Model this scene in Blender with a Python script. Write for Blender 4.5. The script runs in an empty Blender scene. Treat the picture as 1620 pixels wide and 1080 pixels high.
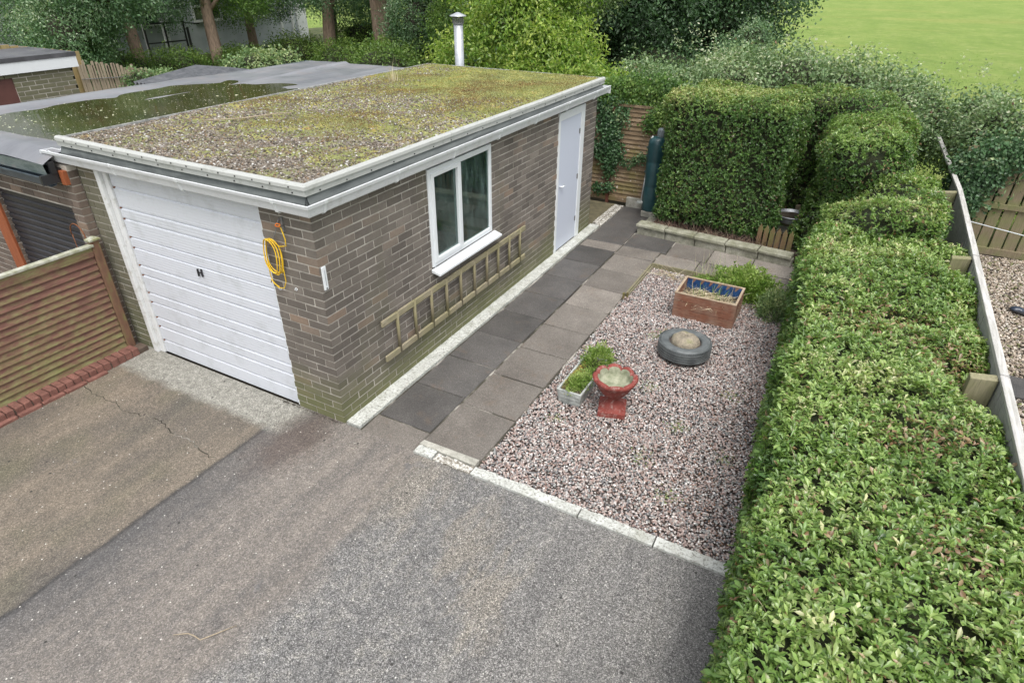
import bpy, math, random
import numpy as np
from mathutils import Vector, Matrix
random.seed(7); RNG=np.random.default_rng(7)
SC=bpy.context.scene
COL=SC.collection
# ------------------------------------------------------------------ camera
CAM=np.array([3.5332,-3.2771,3.6523]); YAW,PIT,ROL,FPX=-0.4958,0.5429,0.005,985.3
def cam_axes():
    cy,sy=math.cos(YAW),math.sin(YAW); cp,sp=math.cos(PIT),math.sin(PIT); cr,sr=math.cos(ROL),math.sin(ROL)
    f=np.array([sy*cp,cy*cp,-sp]); r=np.array([cy,-sy,0.]); u=np.cross(r,f)
    return r*cr+u*sr, -r*sr+u*cr, f
_r,_u,_f=cam_axes()
cd=bpy.data.cameras.new('camera'); cam=bpy.data.objects.new('camera',cd); COL.objects.link(cam)
cam.matrix_world=Matrix([[_r[0],_u[0],-_f[0],CAM[0]],[_r[1],_u[1],-_f[1],CAM[1]],[_r[2],_u[2],-_f[2],CAM[2]],[0,0,0,1]])
cd.sensor_fit='HORIZONTAL'; cd.sensor_width=36; cd.lens=FPX/1620*36; cd.clip_start=.05; cd.clip_end=1000
SC.camera=cam
# ------------------------------------------------------------------ light (bright, mostly overcast)
SUN_EL,SUN_AZ=math.radians(64),math.radians(140)      # azimuth clockwise from +Y
W=bpy.data.worlds.new('World'); SC.world=W; W.use_nodes=True
wn=W.node_tree; wn.nodes.clear()
sky=wn.nodes.new('ShaderNodeTexSky'); sky.sky_type='NISHITA'; sky.sun_disc=False
sky.sun_elevation=SUN_EL; sky.sun_rotation=SUN_AZ; sky.dust_density=4; sky.air_density=1.2; sky.ozone_density=1
hs=wn.nodes.new('ShaderNodeHueSaturation'); hs.inputs['Saturation'].default_value=.22
bg=wn.nodes.new('ShaderNodeBackground'); bg.inputs['Strength'].default_value=.15
wo=wn.nodes.new('ShaderNodeOutputWorld')
wn.links.new(sky.outputs[0],hs.inputs['Color']); wn.links.new(hs.outputs[0],bg.inputs[0]); wn.links.new(bg.outputs[0],wo.inputs[0])
sd=bpy.data.lights.new('sun','SUN'); sd.energy=1.2; sd.angle=math.radians(28); sd.color=(1,.97,.92)
so=bpy.data.objects.new('sun',sd); COL.objects.link(so)
sdir=Vector((math.sin(SUN_AZ)*math.cos(SUN_EL),math.cos(SUN_AZ)*math.cos(SUN_EL),math.sin(SUN_EL)))
so.rotation_euler=sdir.to_track_quat('Z','Y').to_euler(); so.location=(3,-3,12)
vs=SC.view_settings; vs.view_transform='Standard'; vs.look='None'; vs.gamma=1; vs.exposure=0.82
# ------------------------------------------------------------------ node helper
class NT:
    def __init__(s,name):
        s.m=bpy.data.materials.new(name); s.m.use_nodes=True; s.t=s.m.node_tree; s.t.nodes.clear()
        s.out=s.t.nodes.new('ShaderNodeOutputMaterial'); s.p=s.t.nodes.new('ShaderNodeBsdfPrincipled')
        s.t.links.new(s.p.outputs[0],s.out.inputs[0])
        s.pos=s.n('ShaderNodeNewGeometry').outputs['Position']
    def n(s,t,**k):
        x=s.t.nodes.new(t)
        for a,b in k.items(): setattr(x,a,b)
        return x
    def put(s,sock,v):
        if isinstance(v,bpy.types.NodeSocket): s.t.links.new(v,sock)
        elif isinstance(v,(tuple,list)): sock.default_value=tuple(v)+(1,) if (sock.type=='RGBA' and len(v)==3) else v
        else: sock.default_value=v
    def vm(s,a,b,op='MULTIPLY'):
        x=s.n('ShaderNodeVectorMath',operation=op); s.put(x.inputs[0],a); s.put(x.inputs[1],b); return x.outputs[0]
    def ma(s,op,a,b=0.,c=0.,clamp=False):
        x=s.n('ShaderNodeMath',operation=op); x.use_clamp=clamp; s.put(x.inputs[0],a); s.put(x.inputs[1],b); s.put(x.inputs[2],c); return x.outputs[0]
    def noise(s,sc,det=3,rough=.55,vec=None,st=None,dist=0):
        v=vec if vec is not None else s.pos
        if st: v=s.vm(v,st)
        x=s.n('ShaderNodeTexNoise'); s.put(x.inputs['Vector'],v); x.inputs['Scale'].default_value=sc; x.inputs['Detail'].default_value=det
        x.inputs['Roughness'].default_value=rough; x.inputs['Distortion'].default_value=dist; return x.outputs['Fac']
    def vor(s,sc,out='Color',vec=None,feat='F1',st=None):
        v=vec if vec is not None else s.pos
        if st: v=s.vm(v,st)
        x=s.n('ShaderNodeTexVoronoi',feature=feat); s.put(x.inputs['Vector'],v); x.inputs['Scale'].default_value=sc; return x.outputs[out]
    def ramp(s,fac,stops,mode='LINEAR'):
        x=s.n('ShaderNodeValToRGB'); x.color_ramp.interpolation=mode; e=x.color_ramp.elements
        while len(e)<len(stops): e.new(.5)
        for i,(p,c) in enumerate(stops):
            e[i].position=p; e[i].color=(c,c,c,1) if not isinstance(c,(tuple,list)) else tuple(c)+(1,)
        s.put(x.inputs[0],fac); return x.outputs[0]
    def mix(s,f,a,b,mode='MIX'):
        x=s.n('ShaderNodeMix',data_type='RGBA',blend_type=mode); s.put(x.inputs[0],f); s.put(x.inputs[6],a); s.put(x.inputs[7],b); return x.outputs[2]
    def sep(s,v=None):
        x=s.n('ShaderNodeSeparateXYZ'); s.put(x.inputs[0],v if v is not None else s.pos); return x.outputs
    def attr(s,name,out='Color'):
        x=s.n('ShaderNodeAttribute',attribute_name=name); return x.outputs[out]
    def bump(s,h,st=.3,dist=.01):
        x=s.n('ShaderNodeBump'); x.inputs['Strength'].default_value=st; x.inputs['Distance'].default_value=dist; s.put(x.inputs['Height'],h)
        s.t.links.new(x.outputs[0],s.p.inputs['Normal']); return s
    def fin(s,col,rough=.8,spec=None,metal=0.):
        s.put(s.p.inputs['Base Color'],col); s.put(s.p.inputs['Roughness'],rough); s.put(s.p.inputs['Metallic'],metal)
        if spec is not None: s.put(s.p.inputs['Specular IOR Level'],spec)
        return s.m
def gm(name,stops,sc=6,det=4,rough=.8,bsc=80,bst=.25,st=None,metal=0.,grain=0,gsc=300,spec=None):
    n=NT(name); f=n.noise(sc,det,.6,st=st); c=n.ramp(f,stops)
    if grain:
        g=n.vor(gsc); gr=n.ramp(n.sep(g)[0],[(0,1-grain),(1,1+grain)]); c=n.mix(1.,c,gr,'MULTIPLY')
    n.bump(n.noise(bsc,3,.6,st=st),bst); return n.fin(c,rough,spec,metal)
def sc3(c,k): return tuple(min(1,x*k) for x in c)
def flat(name,c,v=.15,**k): return gm(name,[(.3,sc3(c,1-v)),(.7,sc3(c,1+v))],**k)
# ------------------------------------------------------------------ object helpers
def tag(o,label=None,cat=None,group=None,kind=None):
    if label: o['label']=label
    if cat: o['category']=cat
    if group: o['group']=group
    if kind: o['kind']=kind
    return o
def thing(name,label,cat,loc=(0,0,0),rz=0,group=None):
    o=bpy.data.objects.new(name,None); COL.objects.link(o); o.empty_display_size=.1
    o.location=loc; o.rotation_euler=(0,0,rz); return tag(o,label,cat,group)
class MB:
    def __init__(s): s.v=[]; s.f=[]; s.mi=[]
    def add(s,vs_,fs,mi=0):
        o=len(s.v); s.v+=[tuple(map(float,v)) for v in vs_]; s.f+=[tuple(i+o for i in f) for f in fs]; s.mi+=[mi]*len(fs); return s
    def box(s,x0,x1,y0,y1,z0,z1,mi=0,rz=0,c=None,jit=0,ry=0,rx=0):
        vs_=[Vector((x,y,z)) for z in (z0,z1) for y in (y0,y1) for x in (x0,x1)]
        if jit: vs_=[v+Vector([random.uniform(-jit,jit) for _ in range(3)]) for v in vs_]
        if rz or ry or rx:
            if c is None: c=((x0+x1)/2,(y0+y1)/2,(z0+z1)/2)
            M=Matrix.Rotation(rz,3,'Z')@Matrix.Rotation(ry,3,'Y')@Matrix.Rotation(rx,3,'X'); c=Vector(c); vs_=[M@(v-c)+c for v in vs_]
        return s.add(vs_,[(0,2,3,1),(4,5,7,6),(0,1,5,4),(2,6,7,3),(0,4,6,2),(1,3,7,5)],mi)
    def tube(s,pts,r,n=8,mi=0,cap=True):
        pts=[Vector(p) for p in pts]; rr=r if isinstance(r,(list,tuple)) else [r]*len(pts); vs_=[]; fs=[]; pu=None
        for i,p in enumerate(pts):
            d=(pts[min(i+1,len(pts)-1)]-pts[max(i-1,0)]).normalized()
            if pu is None: pu=d.orthogonal().normalized()
            else:
                pu=pu-d*pu.dot(d); pu=pu.normalized() if pu.length>1e-6 else d.orthogonal().normalized()
            w=d.cross(pu)
            for k in range(n):
                a=2*math.pi*k/n; vs_.append(p+(pu*math.cos(a)+w*math.sin(a))*rr[i])
        for i in range(len(pts)-1):
            for k in range(n): fs.append((i*n+k,i*n+(k+1)%n,(i+1)*n+(k+1)%n,(i+1)*n+k))
        if cap: fs.append(tuple(range(n))[::-1]); fs.append(tuple((len(pts)-1)*n+k for k in range(n)))
        return s.add(vs_,fs,mi)
    def lathe(s,prof,c=(0,0,0),n=32,fn=None,mi=0,cap=False):
        vs_=[]; fs=[]
        for j,(r,z) in enumerate(prof):
            for k in range(n):
                a=2*math.pi*k/n; q=(r,z)
                if fn: q=fn(a,r,z,j)
                vs_.append((c[0]+q[0]*math.cos(a),c[1]+q[0]*math.sin(a),c[2]+q[1]))
        for j in range(len(prof)-1):
            for k in range(n): fs.append((j*n+k,j*n+(k+1)%n,(j+1)*n+(k+1)%n,(j+1)*n+k))
        if cap: fs.append(tuple(range(n))[::-1]); fs.append(tuple((len(prof)-1)*n+k for k in range(n)))
        return s.add(vs_,fs,mi)
    def sweep(s,prof,path,mi=0):
        # prof: list of (side,up); path: straight list of (point, sidevec); up=z
        n=len(prof); vs_=[]; fs=[]
        for p,sv in path:
            for a,b in prof: vs_.append((p[0]+sv[0]*a,p[1]+sv[1]*a,p[2]+b))
        for i in range(len(path)-1):
            for k in range(n): fs.append((i*n+k,i*n+(k+1)%n,(i+1)*n+(k+1)%n,(i+1)*n+k))
        fs.append(tuple(range(n))[::-1]); fs.append(tuple((len(path)-1)*n+k for k in range(n)))
        return s.add(vs_,fs,mi)
    def build(s,name,mats,parent=None,smooth=False,bevel=0,loc=None):
        me=bpy.data.meshes.new(name); me.from_pydata(s.v,[],s.f); 
        for m in (mats if isinstance(mats,(list,tuple)) else [mats]): me.materials.append(m)
        me.polygons.foreach_set('material_index',s.mi)
        if smooth: me.polygons.foreach_set('use_smooth',[True]*len(s.f))
        me.update(); o=bpy.data.objects.new(name,me); COL.objects.link(o)
        if parent:
            o.parent=parent; bpy.context.view_layer.update()
            o.matrix_parent_inverse=parent.matrix_world.inverted()
        if bevel:
            b=o.modifiers.new('bevel','BEVEL'); b.width=bevel; b.segments=2; b.limit_method='ANGLE'
            if hasattr(b,'harden_normals'): b.harden_normals=False
        return o
def npmesh(name,V,F,mat,parent=None,col=None,smooth=False,cname='Col'):
    V=np.asarray(V,np.float32); F=np.asarray(F,np.int32); me=bpy.data.meshes.new(name)
    me.vertices.add(len(V)); me.vertices.foreach_set('co',V.ravel())
    k=F.shape[1]; me.loops.add(F.size); me.loops.foreach_set('vertex_index',F.ravel())
    me.polygons.add(len(F)); me.polygons.foreach_set('loop_start',np.arange(0,F.size,k,dtype=np.int32))
    me.polygons.foreach_set('use_smooth',np.full(len(F),bool(smooth)))
    me.materials.append(mat); me.update(calc_edges=True)
    if col is not None:
        a=me.color_attributes.new(cname,'FLOAT_COLOR','POINT'); c=np.ones((len(V),4),np.float32); c[:,:3]=col; a.data.foreach_set('color',c.ravel())
    o=bpy.data.objects.new(name,me); COL.objects.link(o)
    if parent:
        o.parent=parent; bpy.context.view_layer.update(); o.matrix_parent_inverse=parent.matrix_world.inverted()
    return o
def nz(P,s=1.,seed=0):
    # smooth pseudo noise about -1..1
    g=np.random.default_rng(seed+100); P=np.asarray(P)*s; o=np.zeros(len(P))
    for k in range(10):
        d=g.normal(size=3); d/=np.linalg.norm(d); fr=g.uniform(.6,2.4); o+=np.sin(P@d*fr*3+g.uniform(0,6.28))/fr**.5
    return o/4.2
def unit(a): return a/np.maximum(np.linalg.norm(a,axis=1,keepdims=True),1e-9)
def rmat(n):
    q=unit(RNG.normal(size=(n,4))); w,x,y,z=q.T
    return np.stack([1-2*(y*y+z*z),2*(x*y-z*w),2*(x*z+y*w),2*(x*y+z*w),1-2*(x*x+z*z),2*(y*z-x*w),2*(x*z-y*w),2*(y*z+x*w),1-2*(x*x+y*y)],1).reshape(n,3,3)
_t=(1+5**.5)/2
ICV=np.array([(-1,_t,0),(1,_t,0),(-1,-_t,0),(1,-_t,0),(0,-1,_t),(0,1,_t),(0,-1,-_t),(0,1,-_t),(_t,0,-1),(_t,0,1),(-_t,0,-1),(-_t,0,1)])/np.sqrt(1+_t*_t)
ICF=np.array([(0,11,5),(0,5,1),(0,1,7),(0,7,10),(0,10,11),(1,5,9),(5,11,4),(11,10,2),(10,7,6),(7,1,8),(3,9,4),(3,4,2),(3,2,6),(3,6,8),(3,8,9),(4,9,5),(2,4,11),(6,2,10),(8,6,7),(9,8,1)])
def scatter(name,P,S,col,mat,parent=None,flatz=1.,smooth=True):
    n=len(P); V=ICV[None]*(1+RNG.uniform(-.18,.18,(n,12,1)))*S[:,None,:]
    a=RNG.uniform(0,6.28,n); t=RNG.uniform(-.5,.5,(n,2))*flatz
    ca,sa=np.cos(a),np.sin(a); X=V[...,0]*ca[:,None]-V[...,1]*sa[:,None]; Y=V[...,0]*sa[:,None]+V[...,1]*ca[:,None]
    Z=V[...,2]+X*t[:,:1]+Y*t[:,1:]; V=np.stack([X,Y,Z],-1)+P[:,None,:]
    F=(ICF[None]+(np.arange(n)*12)[:,None,None]).reshape(-1,3)
    return npmesh(name,V.reshape(-1,3),F,mat,parent,np.repeat(col,12,0),smooth)
# leaf templates: (along, across, lift)
LEAF2=(np.array([(0,0,0),(.56,.5,.08),(1,0,-.08),(.56,-.5,.08)]),np.array([(0,1,2),(0,2,3)]))
LEAF8=(np.array([(0,0,0),(.32,.27,.06),(.32,0,.0),(.32,-.27,.06),(.70,.48,.06),(.72,0,-.03),(.70,-.48,.06),(1,0,-.14)]),
       np.array([(0,2,1),(0,3,2),(1,2,5),(1,5,4),(2,3,6),(2,6,5),(4,5,7),(5,6,7)]))
def leaves(name,P,D,N,L,Wd,val,mat,parent=None,tpl=LEAF2,smooth=False):
    D=unit(D); N=N-D*np.sum(N*D,1,keepdims=True); N=unit(N); B=np.cross(N,D)
    tv,tf=tpl; n=len(P); L=L[:,None,None]; Wd=Wd[:,None,None]
    V=P[:,None,:]+D[:,None,:]*tv[None,:,0:1]*L+B[:,None,:]*tv[None,:,1:2]*Wd+N[:,None,:]*tv[None,:,2:3]*L
    F=(tf[None]+(np.arange(n)*len(tv))[:,None,None]).reshape(-1,3)
    c=np.stack([val,RNG.uniform(0,1,n),np.zeros(n)],1)
    return npmesh(name,V.reshape(-1,3),F,mat,parent,np.repeat(c,len(tv),0),smooth)
BLADE=(np.array([(0,.5,0),(0,-.5,0),(.5,-.4,.03),(.5,.4,.03),(1,0,-.04)]),np.array([(0,1,2),(0,2,3),(3,2,4)]))
def leafmat(name,stops,rough=.42,tr=.3,spec=.5):
    n=NT(name); a=n.sep(n.attr('Col')); c=n.ramp(a[0],stops)
    c=n.mix(1.,c,n.ramp(a[1],[(0,.72),(1,1.28)]),'MULTIPLY')
    n.fin(c,rough,spec); tl=n.n('ShaderNodeBsdfTranslucent'); n.put(tl.inputs[0],n.mix(1.,c,(1.5,1.6,.9),'MULTIPLY'))
    mx=n.n('ShaderNodeMixShader'); mx.inputs[0].default_value=tr
    n.t.links.new(n.p.outputs[0],mx.inputs[1]); n.t.links.new(tl.outputs[0],mx.inputs[2]); n.t.links.new(mx.outputs[0],n.out.inputs[0])
    return n.m
# ------------------------------------------------------------------ materials
BX=(.075,.06,.05)
M={}
def mk_brick(name,lo,hi,algae=True):
    n=NT(name); a=n.sep(n.attr('Col')); c=n.ramp(a[0],[(0,lo),(.5,tuple((x+y)/2 for x,y in zip(lo,hi))),(.88,hi),(1,(.20,.145,.105))])
    c=n.mix(n.noise(40,4,.7),n.mix(1.,c,(.72,.72,.74),'MULTIPLY'),n.mix(1.,c,(1.35,1.32,1.28),'MULTIPLY'))
    sp=n.ramp(n.noise(300,2),[(.64,0.),(.72,.5)]); c=n.mix(sp,c,(.38,.35,.32))
    c=n.mix(1.,c,n.ramp(n.noise(1.7,5,.6),[(.3,.80),(.7,1.22)]),'MULTIPLY')
    if algae:
        z=n.sep()[2]; h=n.ramp(n.ma('ADD',z,n.ma('MULTIPLY',n.noise(1.6,4,.6),.8)),[(.45,.85),(.62,.6),(.95,0.)])
        c=n.mix(h,c,n.mix(n.noise(9,4),(.10,.115,.045),(.17,.17,.075)))
        lf=n.ma('MULTIPLY',n.ma('LESS_THAN',n.sep()[0],-2.68),.62); c=n.mix(lf,c,(.125,.125,.075))
        st_=n.ramp(n.noise(2.2,3,.5,st=(1,1,.35)),[(.56,0.),(.7,.35)]); c=n.mix(st_,c,(.13,.125,.08))
    n.bump(n.noise(150,4,.7),.5,.006); return n.fin(c,.86)
M['brick']=mk_brick('dark_brick',(.098,.086,.074),(.165,.146,.126))
M['brick_nb']=mk_brick('brown_brick',(.095,.074,.060),(.165,.128,.104),False)
M['brick_pier']=mk_brick('olive_brick',(.10,.10,.065),(.17,.165,.105),True)
M['mortar']=gm('mortar',[(.3,(.27,.25,.215)),(.5,(.42,.39,.345)),(.68,(.56,.53,.48))],sc=3,rough=.95,bsc=200,bst=.4)
M['mortar_green']=gm('mortar_low',[(.3,(.2,.2,.12)),(.6,(.38,.36,.25))],sc=7,rough=.95)
def white(name,base=(.73,.76,.80),dirt=(.42,.43,.40),sc=5,amt=.5,rough=.35):
    n=NT(name); f=n.ramp(n.noise(sc,6,.7),[(.52,0.),(.75,amt)]); g=n.ramp(n.noise(60,3,.7),[(.62,0.),(.75,amt*.7)])
    c=n.mix(g,n.mix(f,base,dirt),(.25,.25,.22)); n.bump(n.noise(40,3),.06); return n.fin(c,rough)
M['upvc']=white('white_plastic',(.68,.71,.73),(.5,.5,.48),4,.35,.3)
M['gutter']=white('white_gutter',(.62,.64,.66),(.40,.40,.37),7,.65,.35)
M['edging']=white('weathered_white_edging',(.40,.41,.395),(.26,.27,.24),9,.8,.6)
M['doorpaint']=white('door_paint',(.58,.605,.655),(.36,.38,.38),4,.5,.4)
def ribbed(m):
    t=m.node_tree; p=[x for x in t.nodes if x.type=='BSDF_PRINCIPLED'][0]; w=t.nodes.new('ShaderNodeTexWave'); w.bands_direction='Z'; w.inputs['Scale'].default_value=11.; w.inputs['Distortion'].default_value=.15; g=t.nodes.new('ShaderNodeNewGeometry'); b=t.nodes.new('ShaderNodeBump'); b.inputs['Strength'].default_value=.22; b.inputs['Distance'].default_value=.004
    t.links.new(g.outputs['Position'],w.inputs['Vector']); t.links.new(w.outputs['Fac'],b.inputs['Height']); t.links.new(p.inputs['Normal'].links[0].from_socket,b.inputs['Normal']); t.links.new(b.outputs[0],p.inputs['Normal'])
ribbed(M['doorpaint'])
M['sidedoor']=white('side_door_paint',(.52,.56,.65),(.52,.55,.6),3,.2,.4)
M['felt_drape']=gm('grey_felt_flashing',[(.3,(.075,.085,.085)),(.7,(.145,.16,.155))],sc=5,rough=.8,bsc=9,bst=.4,st=(1,.5,1))
M['black']=flat('black_metal',(.02,.02,.022),rough=.4)
M['rust']=gm('rusty_iron',[(.3,(.10,.035,.015)),(.6,(.22,.08,.03))],sc=60,rough=.8)
M['yellow']=flat('yellow_cable',(.75,.48,.02),.1,rough=.4)
M['steel']=gm('dull_steel',[(.3,(.38,.40,.43)),(.7,(.55,.57,.60))],sc=12,rough=.4,metal=.55,bst=.05)
M['dsteel']=gm('sooty_steel',[(.3,(.08,.08,.08)),(.7,(.35,.35,.35))],sc=40,rough=.6,metal=.5)
def woodm(name,a,b,g=None,gs=.5,st=(1,14,14),rough=.8,sc=6):
    n=NT(name); c=n.ramp(n.noise(sc,6,.65,st=st,dist=.5),[(.3,a),(.7,b)])
    if g: c=n.mix(n.ramp(n.noise(5,4,.6),[(.5-gs*.25,gs),(.62,0.)]),c,g)
    n.bump(n.noise(sc*3,4,.7,st=st),.35,.005); return n.fin(c,rough)
M['ladder']=woodm('ladder_wood',(.17,.145,.095),(.36,.32,.225),(.20,.19,.075),.45,(14,1,14))
M['ladder_rung']=woodm('rung_wood',(.15,.125,.08),(.28,.24,.16),(.17,.17,.06),.4,(14,14,1))
M['rail']=woodm('silver_weathered_rail',(.28,.27,.255),(.60,.59,.57),(.30,.30,.24),.25,(14,1,14),sc=3)
M['railboard']=woodm('pale_board',(.20,.205,.195),(.36,.36,.35),None,0,(14,1,14))
M['postwood']=woodm('green_post_wood',(.18,.16,.10),(.34,.31,.20),(.16,.17,.06),.6,(12,12,1.2),sc=5)
M['nbfence']=woodm('brown_fence_boards',(.13,.105,.065),(.25,.20,.13),(.14,.17,.05),.55,(14,14,1))
M['paling']=woodm('chestnut_paling',(.22,.17,.11),(.42,.36,.27),None,0,(20,20,1))
M['boardfence']=woodm('tan_boards',(.24,.17,.07),(.38,.28,.13),(.2,.2,.08),.3,(14,14,1))
M['grey_rail']=woodm('old_board',(.13,.11,.075),(.28,.25,.18),(.14,.15,.05),.6,(1,14,14))
M['planter_wood']=woodm('red_brown_planks',(.13,.05,.03),(.26,.11,.065),(.32,.25,.19),.45,(2,2,14))
M['picket']=woodm('mossy_picket',(.12,.07,.035),(.2,.13,.07),(.13,.15,.04),.6,(14,14,1))
M['jamb']=gm('orange_stained_wood',[(.3,(.21,.055,.018)),(.7,(.32,.095,.035))],sc=8,rough=.6,st=(8,8,1))
n=NT('red_slats'); z=n.sep()[2]
c=n.ramp(n.noise(5,5,.65,st=(8,1,8)),[(.3,(.10,.045,.033)),(.7,(.195,.092,.068))])
per=n.ma('FRACT',n.ma('DIVIDE',n.ma('SUBTRACT',z,.075),.07067))
gfac=n.ramp(n.ma('ADD',n.ma('ADD',n.ma('MULTIPLY',n.noise(7,6,.75,st=(1,1,2.5)),.9),n.ma('MULTIPLY',n.noise(1.3,3),.35)),n.ma('ADD',n.ma('MULTIPLY',per,-.10),n.ramp(n.ma('MULTIPLY',z,.77),[(0.,.10),(.22,-.09),(.84,-.09),(.95,.13)]))),[(.52,0.),(.78,.85)])
c=n.mix(gfac,c,n.mix(n.noise(9,3),(.14,.16,.035),(.25,.25,.12))); n.bump(n.noise(20,4,.6,st=(8,1,8)),.3,.005); M['slat']=n.fin(c,.8)
M['slatpost']=gm('red_brown_post',[(.3,(.12,.065,.04)),(.5,(.17,.09,.055)),(.66,(.16,.14,.055))],sc=6,rough=.8,st=(3,3,1))
n=NT('back_slats'); zz=n.sep()[2]
c=n.ramp(n.noise(6,5,.6,st=(1,8,8)),[(.3,(.13,.085,.045)),(.7,(.30,.22,.14))]); c=n.mix(n.ramp(n.noise(4,3),[(.5,0.),(.65,.6)]),c,(.17,.15,.045))
sp=n.ramp(n.noise(30,2),[(.68,0.),(.72,1.)]); c=n.mix(sp,c,(.6,.55,.48)); M['backslat']=n.fin(c,.85)
M['redbrick']=gm('red_brick_pavers',[(.3,(.12,.052,.04)),(.7,(.22,.098,.075))],sc=14,rough=.85,bst=.5,grain=.2,gsc=200)
M['redmortar']=gm('dark_joint',[(.3,(.06,.04,.03)),(.7,(.12,.09,.07))],sc=14,rough=.95)
n=NT('urn_red'); c=n.ramp(n.noise(14,5,.6),[(.3,(.19,.03,.02)),(.7,(.30,.062,.045))])
c=n.mix(n.ramp(n.noise(22,5,.75),[(.52,0.),(.64,.75)]),c,(.40,.25,.21)); n.bump(n.noise(60,4),.4); M['urn']=n.fin(n.mix(1.,c,(.82,.85,.9),'MULTIPLY'),.75)
M['urn_in']=gm('mossy_concrete_bowl',[(.3,(.15,.17,.10)),(.7,(.36,.36,.27))],sc=18,rough=.9,bst=.5)
M['concrete']=gm('old_concrete',[(.3,(.24,.235,.20)),(.7,(.44,.43,.38))],sc=12,rough=.9,bst=.6,grain=.15,gsc=150)
M['whitestone']=gm('trough_stone',[(.3,(.22,.235,.22)),(.7,(.46,.48,.46))],sc=14,rough=.85,bst=.5)
M['stonewall']=gm('mossy_stone',[(.28,(.12,.12,.085)),(.5,(.27,.265,.21)),(.75,(.42,.41,.35))],sc=7,rough=.9,bst=.8,grain=.2,gsc=120)
M['tyre']=gm('weathered_tyre',[(.3,(.06,.068,.07)),(.7,(.135,.148,.15))],sc=9,rough=.55,bst=.3)
M['soil']=gm('soil',[(.3,(.035,.027,.018)),(.7,(.09,.07,.05))],sc=30,rough=1,bst=.9,grain=.4,gsc=120)
M['blue']=gm('blue_liner',[(.3,(.008,.03,.09)),(.7,(.02,.08,.22))],sc=20,rough=.3,bsc=25,bst=.8)
M['tank']=gm('green_tank_plastic',[(.3,(.012,.045,.052)),(.7,(.03,.085,.095))],sc=6,rough=.35,bst=.05)
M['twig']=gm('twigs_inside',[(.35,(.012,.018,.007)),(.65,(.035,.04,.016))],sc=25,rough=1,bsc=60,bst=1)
M['bark']=gm('pinkish_bark',[(.25,(.12,.085,.065)),(.5,(.25,.18,.135)),(.75,(.38,.28,.215))],sc=7,rough=.95,bsc=14,bst=1.,st=(4,4,.6))
M['barkdark']=gm('dark_bark',[(.3,(.03,.025,.02)),(.7,(.08,.065,.05))],sc=7,rough=.95,bsc=14,bst=1.,st=(4,4,.6))
# driveway
n=NT('driveway_surface'); X,Y,Z=n.sep()
wob=n.ma('MULTIPLY',n.ma('SUBTRACT',n.noise(3,4,.6),.5),.10); xw=n.ma('ADD',X,wob)
wob2=n.ma('MULTIPLY',n.ma('SUBTRACT',n.noise(1.1,4,.6),.5),.9); xw2=n.ma('ADD',X,wob2)
fine=n.sep(n.vor(175))[0]; fine2=n.sep(n.vor(105))[1]; stre=n.noise(5,5,.6,st=(1,.13,1)); blot=n.noise(.9,4,.6); mid=n.noise(14,5,.7)
brown=n.ramp(n.ma('ADD',n.ma('MULTIPLY',blot,.6),n.ma('MULTIPLY',stre,.4)),[(.36,(.098,.088,.075)),(.5,(.15,.127,.10)),(.62,(.205,.17,.13))])
green=n.mix(n.ramp(n.noise(1.3,3),[(.5,0.),(.68,.5)]),brown,(.10,.10,.06))
midc=n.ramp(n.ma('ADD',n.ma('MULTIPLY',stre,.55),n.ma('MULTIPLY',mid,.45)),[(.36,(.115,.107,.10)),(.5,(.165,.148,.132)),(.64,(.215,.19,.165))])
grey=n.ramp(n.ma('ADD',n.ma('MULTIPLY',stre,.3),n.ma('MULTIPLY',mid,.7)),[(.38,(.118,.116,.114)),(.52,(.168,.163,.156)),(.66,(.235,.224,.20))])
grey2=n.ramp(n.ma('ADD',n.ma('MULTIPLY',stre,.7),n.ma('MULTIPLY',mid,.3)),[(.36,(.125,.121,.117)),(.5,(.17,.164,.156)),(.66,(.215,.205,.187))])
c=n.mix(n.ramp(n.ma('ADD',xw,0.),[(0.,0.),(1.,1.)]),green,green)
def edge(x,at,w): return n.ma('MULTIPLY_ADD',n.ma('SUBTRACT',x,at),1/w,.5,clamp=True)
c=n.mix(edge(X,-.58,.012),green,midc)
c=n.mix(edge(xw2,.95,.25),c,grey)
c=n.mix(edge(xw2,2.15,.4),c,grey2)
band=n.ma('MULTIPLY',edge(xw,-.60,.015),n.ma('SUBTRACT',1.,edge(xw2,-.33,.5)))
c=n.mix(n.ma('MULTIPLY',band,.6),c,(.06,.062,.066))
seam=n.ma('MULTIPLY',edge(xw,-.615,.03),n.ma('SUBTRACT',1.,edge(xw,-.575,.03))); c=n.mix(n.ma('MULTIPLY',seam,.7),c,(.035,.034,.034))
# apron of pale concrete in front of the door
yw=n.ma('ADD',Y,n.ma('MULTIPLY',n.ma('SUBTRACT',n.noise(5,4),.5),.16))
ap=n.ma('MULTIPLY',edge(yw,-.40,.08),n.ma('SUBTRACT',1.,edge(xw,-.42,.2))); c=n.mix(ap,c,n.ramp(mid,[(.35,(.19,.185,.16)),(.65,(.31,.30,.265))]))
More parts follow.
